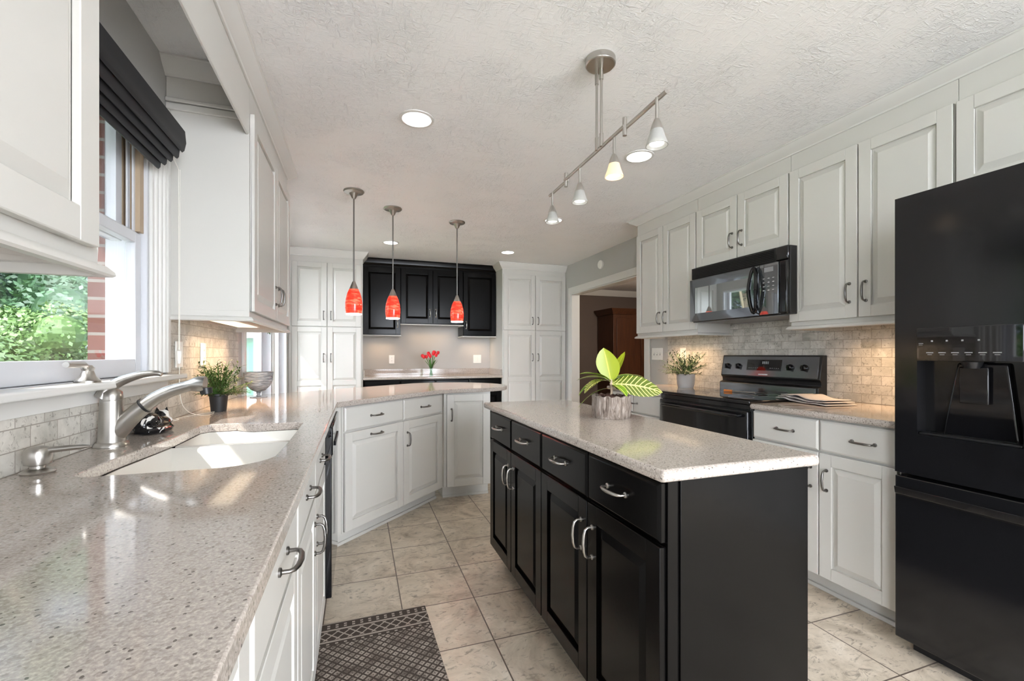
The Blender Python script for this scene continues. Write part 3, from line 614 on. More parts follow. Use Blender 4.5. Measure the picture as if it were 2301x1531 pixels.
hp = [p for i, p in enumerate(hp) if i not in (16,)]
while len(hr) < len(hp): hr.append(.0232)
MB().tube(hp, [(.022-.0045*i/12 if i < 12 else (.0185, .0225, .0255, .0260, .0225)[min(4, i-12)]) for i in range(len(hp))], 20).build('spray_head', 'nickel', fc)
MB().cyl((.246, 0, .172), (.249, 0, .1525), .0185, .0165).build('nozzle', 'black_plastic', fc)
lv = cr3([(-.05, 0, .12), (-.020, 0, .150), (-.012, 0, .172), (.015, 0, .194), (.046, 0, .209), (.080, 0, .219), (.112, 0, .222), (.128, 0, .217), (.14, 0, .21)], 3)
MB().tube(lv, [.020-.0155*(i/(len(lv)-1))**.8+.002 for i in range(len(lv))], 14, sx=1.25).build('handle', 'nickel', fc)
# soap dispenser
sd = empty('soap_dispenser', (-.717, 1.360, .9145), 0, 'brushed nickel soap dispenser left of the faucet', 'dispenser')
MB().lathe([(0, 0), (.030, 0), (.032, .004), (.024, .010), (.014, .012), (.014, .020)], n=24).build('base', 'nickel', sd)
MB().lathe([(.014, .018), (.024, .022), (.026, .036), (.025, .052), (.020, .060), (.012, .063), (0, .064)], n=24).build('head', 'nickel', sd)
MB().tube([(.018, 0, .053), (.06, .0, .056), (.085, 0, .057), (.100, 0, .0575)], [.0075, .0068, .0055, .002], 12).build('nozzle', 'nickel', sd)

# ------------------------------------------------------------ range, microwave, refrigerator
rg = empty('range', (2.15, 2.783, 0), R90, 'black freestanding electric range between the two right worktops', 'range')
RW = .804
MB().box(0, RW, 0, .60, .03, .900).build('body', 'black_plastic', rg, bevel=.003)
MB().box(-.002, RW+.002, -.025, .552, .905, .926).build('cooktop', 'black_glass', rg, bevel=.004)
MB().box(0, RW, -.012, .0, .870, .904).build('top_trim', 'black_gloss', rg, bevel=.004)
od = MB().box(.006, RW-.006, -.030, -.001, .205, .865).build('oven_door', 'black_gloss', rg, bevel=.006)
MB().box(.12, RW-.12, -.033, -.030, .34, .70).build('window', 'black_glass', od, bevel=.002)
MB().tube([(.06, -.030, .835), (.06, -.055, .835), (.10, -.068, .835), (RW/2, -.072, .835), (RW-.10, -.068, .835), (RW-.06, -.055, .835), (RW-.06, -.030, .835)], [.010, .010, .012, .013, .012, .010, .010], 14).build('handle', 'black_gloss', od)
MB().box(.006, RW-.006, -.025, -.001, .04, .195).build('storage_drawer', 'black_gloss', rg, bevel=.005)
for bx, by, br in ((.20, .13, .095), (.60, .13, .075), (.20, .40, .075), (.60, .40, .095)):
    MB().lathe([(br, 0), (br, .0006), (br-.004, .0006), (br-.004, 0)], (bx, by, .9262), 40, True).build('burner_ring', 'grey_print', rg)
bg_ = MB().ext([(.535, .905), (.612, .905), (.612, 1.190), (.575, 1.190), (.548, 1.035), (.562, 1.020), (.566, .995), (.535, .985)], 'x', .004, RW-.004)
bgo = bg_.build('backguard', 'black_plastic', rg, bevel=.003)
def slope(y, z0=1.04, z1=1.178): return .548+(.573-.548)*(z0-1.035+(y))/(.155)
def plate(mb, x0, x1, z0, z1, off=.002, th=.004):
    f_ = lambda z: .548+(z-1.035)*(.027/.155)-off
    mb.add([(x0, f_(z0)+th, z0), (x1, f_(z0)+th, z0), (x1, f_(z1)+th, z1), (x0, f_(z1)+th, z1), (x0, f_(z0), z0), (x1, f_(z0), z0), (x1, f_(z1), z1), (x0, f_(z1), z1)],
           [(3, 2, 1, 0), (4, 5, 6, 7), (0, 1, 5, 4), (1, 2, 6, 5), (2, 3, 7, 6), (3, 0, 4, 7)]); return mb
plate(MB(), .014, RW-.02, 1.042, 1.180, .003).build('control_panel', 'range_steel', bgo, bevel=.001)
MB().box(.014, RW-.02, .531, .536, .915, .982).build('lower_panel', 'range_steel', bgo, bevel=.001)
plate(MB(), .245, .525, 1.082, 1.158, .0055).build('display', 'black_glass', bgo)
dg = MB()
for i, ch in enumerate((0, 1, 2, 3)): plate(dg, .375+i*.014, .384+i*.014, 1.128, 1.146, .0065, .001)
for i in range(5):
    plate(dg, .262+i*.018, .272+i*.018, 1.098, 1.101, .0065, .001); plate(dg, .44+i*.016, .448+i*.016, 1.098, 1.101, .0065, .001)
dg.build('display_marks', 'grey_print', bgo)
bd = MB()
for i in range(9): plate(bd, .352+i*.0085, .3575+i*.0085, 1.050, 1.058, .0045, .001)
bd.build('brand_lettering', 'print_white', bgo)
for kx in (.065, .168, .593, .693):
    kz = 1.110; ky = .548+(kz-1.035)*(.027/.155)
    kb = MB(); kb.tube([(kx, ky-.003, kz), (kx, ky-.020, kz-.003), (kx, ky-.026, kz-.004)], [.021, .019, .012], 18); kb.box(kx-.004, kx+.004, ky-.034, ky-.018, kz-.020, kz+.016); kb.build('knob', 'black_gloss', bgo)
# microwave
mw = empty('microwave', (2.365, 2.722, 1.434), R90, 'black over-the-range microwave below the short white cabinet', 'microwave')
MW = .800; MH = .402
MB().box(.0, MW, .012, .40, 0, MH).build('body', 'black_plastic', mw, bevel=.004)
gr = MB().box(.0, .715, .002, .012, .320, MH)
for i in range(7): z = .326+i*.0105; gr.add([(.012, -.008, z), (.700, -.008, z), (.700, .004, z+.006), (.012, .004, z+.006), (.012, -.006, z+.003), (.700, -.006, z+.003)], [(0, 1, 2, 3), (0, 4, 5, 1), (4, 3, 2, 5)])
gr.build('vent_grille', 'black_plastic', mw); MB().box(.716, MW, -.008, .012, .318, MH).build('top_corner', 'black_gloss', mw, bevel=.01, seg=3)
md = MB(); x0, x1, z0, z1 = .004, .612, .004, .312
q = [(x0, 0, z0), (x1, 0, z0), (x1, 0, z1), (x0, 0, z1)]; q1 = [(x0, -.018, z0), (x1, -.018, z0), (x1, -.018, z1), (x0, -.018, z1)]
a0, a1, c0, c1 = .055, .545, .062, .252
q2 = [(a0, -.013, c0), (a1, -.013, c0), (a1, -.013, c1), (a0, -.013, c1)]
md.add(q+q1+q2, [(3, 2, 1, 0), (0, 1, 5, 4), (1, 2, 6, 5), (2, 3, 7, 6), (3, 0, 4, 7), (4, 5, 9, 8), (5, 6, 10, 9), (6, 7, 11, 10), (7, 4, 8, 11), (8, 9, 10, 11)])
mdo = md.build('door', 'mirror_glass', mw, bevel=0)
MB().box(a0+.001, a1-.001, -.0150, -.0135, c0+.001, c1-.001).build('window', 'mirror_window', mdo)
hd_ = MB(); N = 28
for i in range(N):
    t_ = 2*math.pi*i/N; 
ring = [(.588+.026*math.cos(2*math.pi*i/N), -.035-.012*abs(math.sin(2*math.pi*i/N))*0-.016*(1-abs(math.sin(2*math.pi*i/N))), .160+.138*math.sin(2*math.pi*i/N)) for i in range(N+1)]
hd_.tube(ring, .011, 10, cap=False); hd_.box(.575, .60, -.034, -.016, .285, .30).box(.575, .60, -.034, -.016, .02, .035)
hd_.build('handle', 'black_gloss', mdo)
mp = MB().box(.616, .745, -.018, .012, .004, .312).build('control_panel', 'mirror_glass', mw, bevel=.002)
MB().box(.746, MW, -.014, .012, .004, .316).build('side_trim', 'black_gloss', mw, bevel=.010, seg=3)
k1 = MB().box(.650, .712, -.0190, -.0181, .262, .290); k1.build('display', 'grey_print', mp)
k2 = MB()
for i in range(4):
    for j_ in range(3): k2.box(.640+j_*.033, .652+j_*.033, -.0190, -.0181, .150+i*.024, .153+i*.024)
k2.build('key_marks', 'print_white', mp)
MB().box(.06, .74, .05, .36, -.004, 0).build('bottom_grille', 'grey_print', mw)
# refrigerator (front plane X 2.06)
fr = empty('refrigerator', (2.125, 1.205, 0), R90, 'black refrigerator with ice and water dispenser at the right edge', 'refrigerator')
MB().box(.004, .906, 0, .62, .03, 1.80).build('body', 'fridge_black', fr, bevel=.004)
MB().box(.03, .88, .0, .55, 0, .03).build('feet', 'black_plastic', fr)
F0 = -.065
d_ = MB(); DZ0, DZ1 = .722, 1.825; ax0, ax1, az0, az1 = .078, .372, .885, 1.170
for x0, x1, z0, z1 in ((.002, ax0, DZ0, DZ1), (ax1, .450, DZ0, DZ1), (ax0, ax1, az1, DZ1), (ax0, ax1, DZ0, az0)): d_.box(x0, x1, F0, -.002, z0, z1)
# recess walls
d_.box(ax0, ax1, -.012, -.002, az0, az1)
dl = d_.build('door', 'fridge_black', fr, bevel=0, smooth=False); dl['label'] = 'door with ice and water dispenser'
MB().box(ax0, ax1+.002, F0-.004, F0+.004, az1, 1.297).build('dispenser_panel', 'black_glass', dl, bevel=.002)
lb = MB()
for i in range(6): x = .110+i*.038; lb.box(x, x+.022, F0-.0052, F0-.0042, 1.200, 1.2035).box(x+.004, x+.018, F0-.0052, F0-.0042, 1.1935, 1.1955)
lb.box(.086, .100, F0-.0052, F0-.0042, 1.236, 1.2385).box(.086, .098, F0-.0052, F0-.0042, 1.231, 1.2325)
for i in range(4): lb.box(.125+i*.045, .131+i*.045, F0-.0052, F0-.0042, 1.243, 1.249)
lb.build('button_marks', 'grey_print', dl)
chm = MB().ext([(ax0+.06, az0), (ax1-.02, az0), (ax1-.05, az1-.005), (ax0+.105, az1-.005)], 'y', -.030, -.014)
chm.build('back_splash_plate', 'black_gloss', dl, bevel=.01, seg=3)
MB().box(ax0+.118, ax0+.200, -.046, -.038, 1.018, 1.150).build('paddle', 'black_gloss', dl, bevel=.006)
MB().cyl((ax0+.155, -.045, 1.145), (ax0+.155, -.045, 1.168), .022, .030).build('ice_chute', 'black_plastic', dl)
MB().box(ax0+.004, ax1-.004, F0+.004, -.014, az0-.0, az0+.008).build('drip_tray', 'black_plastic', dl, bevel=.002)
MB().box(.456, .908, F0, -.002, DZ0, DZ1).build('door', 'fridge_black', fr, bevel=.008, seg=3)
dz = MB().box(.002, .908, F0, -.002, .055, .708).build('freezer_drawer', 'fridge_black', fr, bevel=.004)
MB().ext([(F0-.020, .640), (F0-.001, .628), (F0-.001, .668), (F0-.026, .668)], 'x', .012, .898).build('handle', 'black_gloss', dz, bevel=.003)
MB().tube([(.425, F0, .80), (.425, F0-.05, .83), (.425, F0-.055, 1.3), (.425, F0-.05, 1.7), (.425, F0, 1.73)], .013, 12).build('handle', 'black_gloss', dl)

# ------------------------------------------------------------ window shade with folds and cord
sh = empty('roman_shade', (XL, 1.59, 1.90), 0, 'dark charcoal stacked roman shade above the sink window', 'shade')
prof = [(XL+.020, 2.085), (XL+.118, 2.080), (XL+.132, 2.066), (XL+.136, 2.020), (XL+.130, 1.990), (XL+.122, 1.982), (XL+.116, 1.992)]
zb_ = 1.982
for i in range(4):
    x = XL+.112-i*.020; z = 1.960-i*.016; prof += [(x+.003, z+.03), (x, z+.004), (x-.006, z-.004), (x-.013, z), (x-.016, z+.025)]
prof += [(XL+.020, 1.93)]
prof = [(a-XL, b-1.90) for a, b in prof]
MB().ext(prof, 'y', -.54, .470).build('fabric', 'shade_fabric', sh, bevel=.004, seg=3)
cdm = MB(); yc = 2.185-1.59
cdm.tube([(.070, .50, .10), (.070, yc, .06), (.071, yc, -.4), (.071, yc, -.70)], .0013, 6); cdm.tube([(.074, yc+.004, .06), (.073, yc+.004, -.70)], .0011, 6)
cdm.build('cord', 'cord_white', sh)
MB().lathe([(.003, .03), (.011, .024), (.010, 0), (.006, -.028), (0, -.030)], (.072, yc, -.715), 14).build('cord_tassel', 'cord_white', sh)
cord2 = MB(); cpts = cr3([(-.701, 2.19, 1.25), (-.701, 2.19, 1.17), (-.700, 2.19, 1.03), (-.69, 2.23, .96), (-.66, 2.31, .925), (-.645, 2.42, .9175), (-.69, 2.60, .9165), (-.72, 2.7, .9165)], 5)
cord2.tube(cpts, .0014, 6); cord2.tube(cr3([(-.60, 2.6, .9165), (-.65, 2.55, .9165), (-.71, 2.42, .9165), (-.745, 2.32, .9165), (-.752, 2.26, .9165), (-.735, 2.25, .9165), (-.730, 2.275, .9165), (-.745, 2.29, .9165), (-.75, 2.3, .9165)], 5), .0014, 6)
tag(cord2.build('loose_cord', 'cord_white'), 'thin cream cord trailing over the worktop behind the faucet', 'cord')

# ------------------------------------------------------------ electrical plates
def plate_thing(name, label, cat, loc, rz, w_, h_, kind, n=1):
    o = empty(name, loc, rz, label, cat); MB().box(-w_/2, w_/2, -.006, 0, -h_/2, h_/2).build('plate', 'plate_white', o, bevel=.003)
    for i in range(n):
        cx_ = (i-(n-1)/2)*.046
        if kind == 'outlet':
            for z in (-.02, .02):
                s_ = MB().box(cx_-.012, cx_+.012, -.008, -.006, z-.013, z+.013).build('socket', 'plate_white', o, bevel=.002)
                MB().box(cx_-.006, cx_-.004, -.0086, -.008, z-.004, z+.006).box(cx_+.004, cx_+.006, -.0086, -.008, z-.004, z+.006).build('slots', 'grey_print', s_)
        elif kind == 'toggle':
            MB().box(cx_-.004, cx_+.004, -.016, -.006, -.003, .012).build('toggle', 'plate_white', o, bevel=.001); MB().box(cx_-.006, cx_+.006, -.0066, -.006, -.012, .013).build('toggle_slot', 'grey_print', o)
        else: MB().box(cx_-.016, cx_+.016, -.010, -.006, -.033, .033).build('rocker', 'plate_white', o, bevel=.002)
    return o
plate_thing('outlet', 'white wall outlet over the bar worktop, left of the tulips', 'outlet', (.430, YB-.001, 1.127), 0, .074, .118, 'outlet')
plate_thing('switch_plate', 'white double switch plate over the bar worktop, right of the tulips', 'switch', (1.640, YB-.001, 1.130), 0, .118, .118, 'rocker', 2)
plate_thing('switch_plate', 'white triple toggle switch plate beside the doorway', 'switch', (XR-.001, 3.665, 1.200), R90, .165, .118, 'toggle', 3)
plate_thing('outlet', 'white outlet in the stone tiles behind the grey potted plant', 'outlet', (XR-.011, 3.285, 1.195), R90, .074, .118, 'outlet')
plate_thing('outlet', 'white outlet on the left stone backsplash, right of the switch plate', 'outlet', (XL+.011, 2.690, 1.195), L90, .074, .118, 'outlet')
plate_thing('switch_plate', 'white switch plate on the left stone backsplash beside the window casing', 'switch', (XL+.011, 2.365, 1.195), L90, .080, .118, 'rocker', 1)
plate_thing('outlet', 'white outlet low in the stone tiles between range and refrigerator', 'outlet', (XR-.011, 1.66, 1.0), R90, .118, .074, 'outlet') if 0 else None
o = empty('wall_detector', (XR-.001, 4.730, 2.281), R90, 'round white detector above the doorway', 'detector'); MB().tube([(0, 0, 0), (0, -.022, 0), (0, -.030, 0)], [.052, .052, .042], 32).build('cover', 'plate_white', o, bevel=.002); MB().tube([(0, -.030, 0), (0, -.032, 0)], [.010, .009], 16).build('grille', 'plate_white', o)

# ------------------------------------------------------------ lamps
def recess(x, y, label):
    o = empty('ceiling_light', (x, y, CZ-.0005), 0, label, 'light', 'recessed ceiling lights')
    MB().lathe([(.074, -.001), (.076, -.006), (.090, -.004), (.091, 0), (.074, 0)], n=36, close=True).build('trim_ring', 'trim_paint', o)
    MB().lathe([(0, -.003), (.073, -.003), (.073, -.001), (0, -.001)], n=32).build('lens', 'lamp_white', o)
    l = bpy.data.lights.new('bulb', 'SPOT'); l.energy = .4; l.color = (1, .93, .84); l.spot_size = R(130); l.spot_blend = .8; l.shadow_soft_size = .07
    lo = bpy.data.objects.new('bulb', l); COL.objects.link(lo); lo.parent = o; lo.location = (0, 0, -.02); return o
recess(.290, 2.385, 'round recessed ceiling light above the aisle, nearest on the left')
recess(1.663, 2.380, 'round recessed ceiling light beside the nearest track head')
recess(1.705, 3.770, 'round recessed ceiling light behind the farthest track head')
recess(.336, 5.110, 'round recessed ceiling light behind the middle red pendant')
recess(1.714, 5.135, 'round recessed ceiling light by the doorway-side pantry')
def pendant(x, y, label):
    o = empty('pendant_light', (x, y, CZ-.0005), 0, label, 'light', 'red glass pendants over the peninsula'); B = -CZ
    MB().lathe([(.0, 0), (.074, 0), (.076, -.006), (.070, -.014), (.034, -.020), (.030, -.026), (.014, -.060), (.006, -.064)], n=32).build('canopy', 'nickel', o)
    MB().cyl((0, 0, -.06), (0, 0, 1.75+B), .0052, n=10).build('rod', 'dark_nickel', o)
    MB().lathe([(.006, 1.752+B), (.010, 1.75+B), (.034, 1.692+B), (.033, 1.690+B), (.0, 1.690+B)], n=24).build('cap', 'nickel', o)
    pr = [(.034, 1.692), (.046, 1.665), (.057, 1.625), (.062, 1.585), (.062, 1.55), (.058, 1.515), (.055, 1.502)]
    MB().lathe([(r_, z+B) for r_, z in pr]+[(r_-.004, z+B) for r_, z in pr[::-1]], n=32, close=True).build('glass_shade', 'red_glass', o)
    MB().lathe([(.0565, 1.5075+B), (.0572, 1.500+B), (.0545, 1.498+B), (.0525, 1.5075+B)], n=32, close=True).build('rim', 'lamp_small', o)
    MB().ball((0, 0, 1.60+B), .022).build('bulb', 'lamp_warm', o)
    l = bpy.data.lights.new('glow', 'POINT'); l.energy = 4; l.color = (1, .85, .7); l.shadow_soft_size = .02; lo = bpy.data.objects.new('glow', l); COL.objects.link(lo); lo.parent = o; lo.location = (0, 0, 1.55+B)
pendant(-.035, 3.590, 'red glass pendant hanging nearest the left wall')
pendant(.275, 3.908, 'red glass pendant in the middle of the three')
pendant(.873, 4.118, 'red glass pendant hanging at the peninsula end')
tr = empty('track_light', (.962, 1.650, CZ-.0005), 0, 'brushed nickel track light with four small frosted heads over the island', 'light')
def Tl(p): return (p[0]-.962, p[1]-1.650, p[2]-CZ+.0005)
MB().lathe([(0, 0), (.062, 0), (.063, -.005), (.063, -.026), (.058, -.030), (0, -.030)], n=36).build('canopy', 'nickel', tr, bevel=.001)
BZ = 2.085
def bx_(y): return .975+(y-1.25)/(2.28-1.25)*.03
for yy, dx in ((1.705, -.02), (1.665, .0)):
    m = MB(); x_ = bx_(yy)-.012; m.cyl(Tl((x_, yy, CZ-.03)), Tl((x_, yy, BZ)), .0055, n=12).cyl(Tl((x_, yy, CZ-.03)), Tl((x_, yy, CZ-.075)), .0085, n=12).cyl(Tl((x_, yy, BZ+.05)), Tl((x_, yy, BZ-.005)), .008, n=12); m.build('rod', 'nickel', tr)
m = MB(); ys = [(1.250, 1.505), (1.495, 2.060), (2.050, 2.290)]
for i, (a, b) in enumerate(ys):
    off = (.008, -.004, .008)[i]; m.cyl(Tl((bx_(a)+off, a, BZ)), Tl((bx_(b)+off, b, BZ)), .0075, n=12)
for yy in (1.50, 2.055): m.cyl(Tl((bx_(yy), yy, BZ-.035)), Tl((bx_(yy), yy, BZ+.035)), .0085, n=12)
m.build('bar', 'nickel', tr)
for i, yy in enumerate((2.233, 1.896, 1.580, 1.294)):
    x_ = bx_(yy); hd = MB(); hd.cyl(Tl((x_, yy, BZ)), Tl((x_, yy, 2.010)), .0055, n=12)
    hd.lathe([(0, .075), (.008, .073), (.014, .060), (.022, .036), (.022, .034), (0, .034)], Tl((x_, yy, 1.938)), 24); ho = hd.build('lamp_head', 'nickel', tr)
    pr = [(.021, .036), (.028, .010), (.036, -.012), (.038, -.020)]
    MB().lathe(pr+[(r_-.003, z) for r_, z in pr[::-1]], Tl((x_, yy, 1.938)), 28, True).build('glass_shade', 'frosted_lit' if i == 2 else 'frosted', ho)
    MB().lathe([(0, -.014), (.024, -.014), (.025, -.006), (.020, -.002), (0, -.001)], Tl((x_, yy, 1.938)), 24).build('bulb', 'lamp_small', ho)
    l = bpy.data.lights.new('beam', 'SPOT'); l.energy = 1.2; l.color = (1, .86, .68); l.spot_size = R(100); l.spot_blend = .7; l.shadow_soft_size = .025
    lo = bpy.data.objects.new('beam', l); COL.objects.link(lo); lo.parent = tr; lo.location = Tl((x_, yy, 1.915))
# under-cabinet lights
def ucl(label, loc, sx_, sy_, e=1.6):
    o = empty('under_cabinet_light', loc, 0, label, 'light')
    MB().box(-sx_/2, sx_/2, -sy_/2, sy_/2, -.022, -.004).build('housing', 'plate_white', o, bevel=.003); MB().box(-sx_/2+.01, sx_/2-.01, -sy_/2+.02, sy_/2-.02, -.024, -.0222).build('diffuser', 'lamp_warm', o)
    l = bpy.data.lights.new('tube', 'AREA'); l.shape = 'RECTANGLE'; l.size = sx_; l.size_y = sy_; l.energy = e; l.color = (1, .66, .38); l.spread = R(115); lo = bpy.data.objects.new('tube', l); COL.objects.link(lo); lo.parent = o; lo.location = (0, 0, -.028)
ucl('slim light under the left wall cabinet beside the window', (-.64, 2.80, 1.384), .12, .64, 1.2)
ucl('slim light under the cabinet between microwave and refrigerator', (2.62, 1.56, 1.384), .10, .50, .8)
ucl('slim light under the wall cabinet nearest the doorway', (2.62, 3.15, 1.384), .10, .50, 1.0)
ucl('slim light under the tall black cabinet beside the left pantry', (.29, 6.20, 1.474), .34, .08, .25)
ucl('slim light under the short black cabinet over the tulips', (.94, 6.20, 1.624), .60, .08, .35)
ucl('slim light under the tall black cabinet beside the right pantry', (1.59, 6.20, 1.474), .34, .08, .25)

# ------------------------------------------------------------ plants and small things
def leaf_mesh(base, d, length, width, droop, twist=0, n=6, fold=.15, side=None, curl=1.0):
    """returns verts, faces, uvs of a pointed leaf starting at base, heading d, drooping."""
    d = Vector(d).normalized(); sd = d.cross(Vector((0, 0, 1))); sd = sd.normalized() if sd.length > .01 else Vector((1, 0, 0))
    if side is not None: sd = Vector(side).normalized()
    vs, uv = [], []; p = Vector(base); st = length/n; dd = d.copy()
    for i in range(n+1):
        t_ = i/n; wv = width*(math.sin(math.pi*min(1, t_*.97+.02))**.75)*(1 if t_ < .98 else .15)
        up = sd.cross(dd).normalized()
        for k, u in ((-1, 0), (0, .5), (1, 1)): vs.append(tuple(p+sd*k*wv*.5+up*abs(k)*wv*fold)); uv.append((t_, u))
        dd = (dd+Vector((0, 0, -droop/n))).normalized(); p = p+dd*st
    fs = []
    for i in range(n):
        for k in range(2): fs.append((i*3+k, i*3+k+1, (i+1)*3+k+1, (i+1)*3+k))
    return vs, fs, uv
def leaves(name, lst, mat, parent):
    V_, F_, U_ = [], [], []
    for vs, fs, uv in lst: k = len(V_); V_ += vs; F_ += [tuple(i+k for i in f) for f in fs]; U_ += uv
    me = bpy.data.meshes.new(name); me.from_pydata(V_, [], F_); ul = me.uv_layers.new(name='uv')
    for lp in me.loops: ul.data[lp.index].uv = U_[lp.vertex_index]
    me.shade_smooth(); return link(name, me, mat, parent, smooth=False)
# croton in bark pot
cr = empty('croton_plant', (1.065, 1.735, .9145), 0, 'yellow green croton in a bark-textured pot on the island', 'plant')
pm = MB(); k0 = 48; rnd = random.Random(3)
prf = [(0, 0), (.078, 0), (.083, .012), (.085, .045), (.084, .085), (.086, .098), (.076, .098), (.074, .080), (0, .080)]
pm.lathe(prf, n=k0)
pm.v = [(x*(1+.02*math.sin(9*math.atan2(y, x))+.012*math.sin(23*math.atan2(y, x)+z*30)), y*(1+.02*math.sin(9*math.atan2(y, x))+.012*math.sin(23*math.atan2(y, x)+z*30)), z+(.004*math.sin(13*math.atan2(y, x)) if z > .09 else 0)) for x, y, z in pm.v]
pm.build('pot', 'bark', cr, ang=60)
sm_ = MB(); rnd = random.Random(5); sm_.lathe([(0, .094), (.030, .095), (.058, .090), (.073, .082)], n=24)
for i in range(60):
    a = rnd.uniform(0, 6.28); q = rnd.uniform(0, .06); s_ = rnd.uniform(.004, .011); sm_.ball((q*math.cos(a), q*math.sin(a), .094+rnd.uniform(-.003, .006)), (s_, s_*.7, s_*.6), 6, 4)
sm_.build('soil', 'soil', cr)
MB().tube([(0, 0, .085), (.004, 0, .115), (0, 0, .150), (.003, 0, .170)], [.006, .0055, .006, .004], 10).build('stem', 'tan_wood', cr)
right = Vector((.9455, -.3257, 0)); fwd = Vector((.3257, .9455, 0)); UPV = Vector((0, 0, 1))
def cl(r_, f_, u_, L, wd, dr, mat, nm='leaf', z=.160, fold=.12, side=None):
    v_ = right*r_+fwd*f_+UPV*u_; leaves(nm, [leaf_mesh((0, 0, z), v_, L, wd*1.22, dr, n=10, fold=fold, side=side)], mat, cr)
cl(-.22, -.1, 1, .155, .085, .15, 'croton_yellow', side=tuple(right))
cl(.42, .1, .9, .150, .035, .1, 'croton_yellow', side=tuple(right*.7-fwd*.7))
cl(-1, -.2, .75, .155, .042, .8, 'croton_green'); cl(-1, .3, .55, .160, .045, .9, 'croton_green'); cl(-.9, -.5, .40, .165, .050, 1.3, 'croton_dark'); cl(-1, .0, .35, .170, .048, 1.5, 'croton_green'); cl(-1, .35, .0, .185, .020, 1.2, 'croton_green', z=.13)
cl(1, .2, .65, .175, .052, 1.0, 'croton_green'); cl(1, .45, .45, .16, .05, 1.0, 'croton_green'); cl(.25, .9, .6, .15, .05, 1.0, 'croton_green')
cl(.45, -.5, .05, .10, .045, 1.2, 'croton_green', z=.145); cl(1, -.18, .08, .225, .078, .42, 'croton_dark', z=.148, fold=.04, side=tuple(fwd*.35+UPV*.9))
def bushy(name, label, loc, pot, z0, spread, hgt, n, mat, group=None, seed=1, L=.05, wd=.012):
    o = empty(name, loc, 0, label, 'plant', group); rnd = random.Random(seed); pot(o); ls = []; stm = MB()
    for i in range(n):
        a = rnd.uniform(0, 6.283); e = rnd.uniform(.05, 1.35); q = Vector((math.cos(a)*math.cos(e), math.sin(a)*math.cos(e), math.sin(e)))
        ln = rnd.uniform(.6, 1)*(spread*math.cos(e)+hgt*math.sin(e)); base = Vector((q.x*.01, q.y*.01, z0)); tip = base+q*ln
        tip.x = max(tip.x, -.07) if loc[0] < 0 else min(tip.x, .075)
        stm.tube([base, (base+tip)*.5+Vector((0, 0, .01)), tip], .0010, 4)
        for k in range(9):
            t_ = .30+.7*k/8; p = base.lerp(tip, t_); aa = rnd.uniform(0, 6.283); dv = (q*1.0+Vector((math.cos(aa), math.sin(aa), rnd.uniform(-.2, .6)))*.8)
            ls.append(leaf_mesh(p, dv, L*rnd.uniform(.5, 1), wd, .5, n=2, fold=.2))
    stm.build('stems', 'stem_green', o); leaves('foliage', ls, mat, o); return o
def pot_black(o): MB().lathe([(0, 0), (.033, 0), (.040, .075), (.044, .077), (.044, .088), (.040, .088), (.038, .078), (0, .078)], n=28).build('pot', 'pot_black', o)
bushy('potted_plant', 'bushy green plant in a small black pot behind the faucet', (-.655, 2.555, .9145), pot_black, .080, .11, .150, 110, 'bush_leaf', seed=4, L=.030, wd=.009)
def pot_grey(o): MB().lathe([(0, 0), (.060, 0), (.070, .03), (.074, .110), (.074, .118), (.066, .118), (.064, .105), (0, .105)], n=32).build('pot', 'pot_grey', o)
bushy('potted_plant', 'dark green fern-like plant in a pale grey pot beside the range', (2.615, 3.08, .9145), pot_grey, .110, .17, .165, 80, 'fern_leaf', seed=9, L=.042, wd=.011)
# footed bowl
gb = empty('footed_bowl', (-.622, 3.310, .9145), 0, 'ribbed clear glass footed bowl on the worktop', 'bowl')
pr = [(.012, .034), (.040, .046), (.068, .075), (.083, .110), (.088, .165)]
MB().lathe(pr+[(r_-.004, z+.002) for r_, z in pr[::-1]][:-1]+[(.001, .038)], n=40).build('bowl', 'ribbed_glass', gb)
MB().lathe([(0, 0), (.050, 0), (.050, .003), (.015, .008), (.010, .018), (.014, .030), (.012, .036), (0, .037)], n=32).build('foot', 'ribbed_glass', gb)
# tulips
tv = empty('tulip_vase', (.895, 5.845, .9145), 0, 'red tulips in a slim clear glass vase on the bar worktop', 'flowers')
pr = [(.024, 0), (.026, .01), (.017, .055), (.020, .095), (.034, .125)]
MB().lathe([(0, 0)]+pr+[(r_-.003, z) for r_, z in pr[::-1]][:-1]+[(.020, .006), (0, .006)], n=28).build('vase', 'vase_glass', tv)
rnd = random.Random(2); ls = []; ts = MB(); tl = []
for i in range(11):
    a = i*.57*math.pi; q = .030+.085*((i*.37) % 1); tip = Vector((math.cos(a)*q*1.15, math.sin(a)*q*.6, .265+.03*math.cos(i*1.7))); ts.tube([(-math.cos(a)*.012, -math.sin(a)*.012, .01), (0, 0, .09), tip*.6+Vector((0, 0, .09)), tip], .0028, 6)
    ls.append((Vector((0, 0, .085)), Vector((math.cos(a), math.sin(a)*.6, 1.6)), .15, .020))
    tl.append(tip)
ts.build('stems', 'stem_green', tv); leaves('foliage', [leaf_mesh(b_, d__, L_, w__, .3, n=6) for b_, d__, L_, w__ in ls], 'tulip_leaf', tv)
for tp in tl:
    m = MB(); m.lathe([(0, -.012), (.014, -.004), (.021, .012), (.020, .026), (.012, .038), (.008, .034), (0, .03)], tuple(tp), 8); m.v = [(x+.003*math.sin(40*z), y, z) for x, y, z in m.v]; m.build('bloom', 'red_petal', tv)
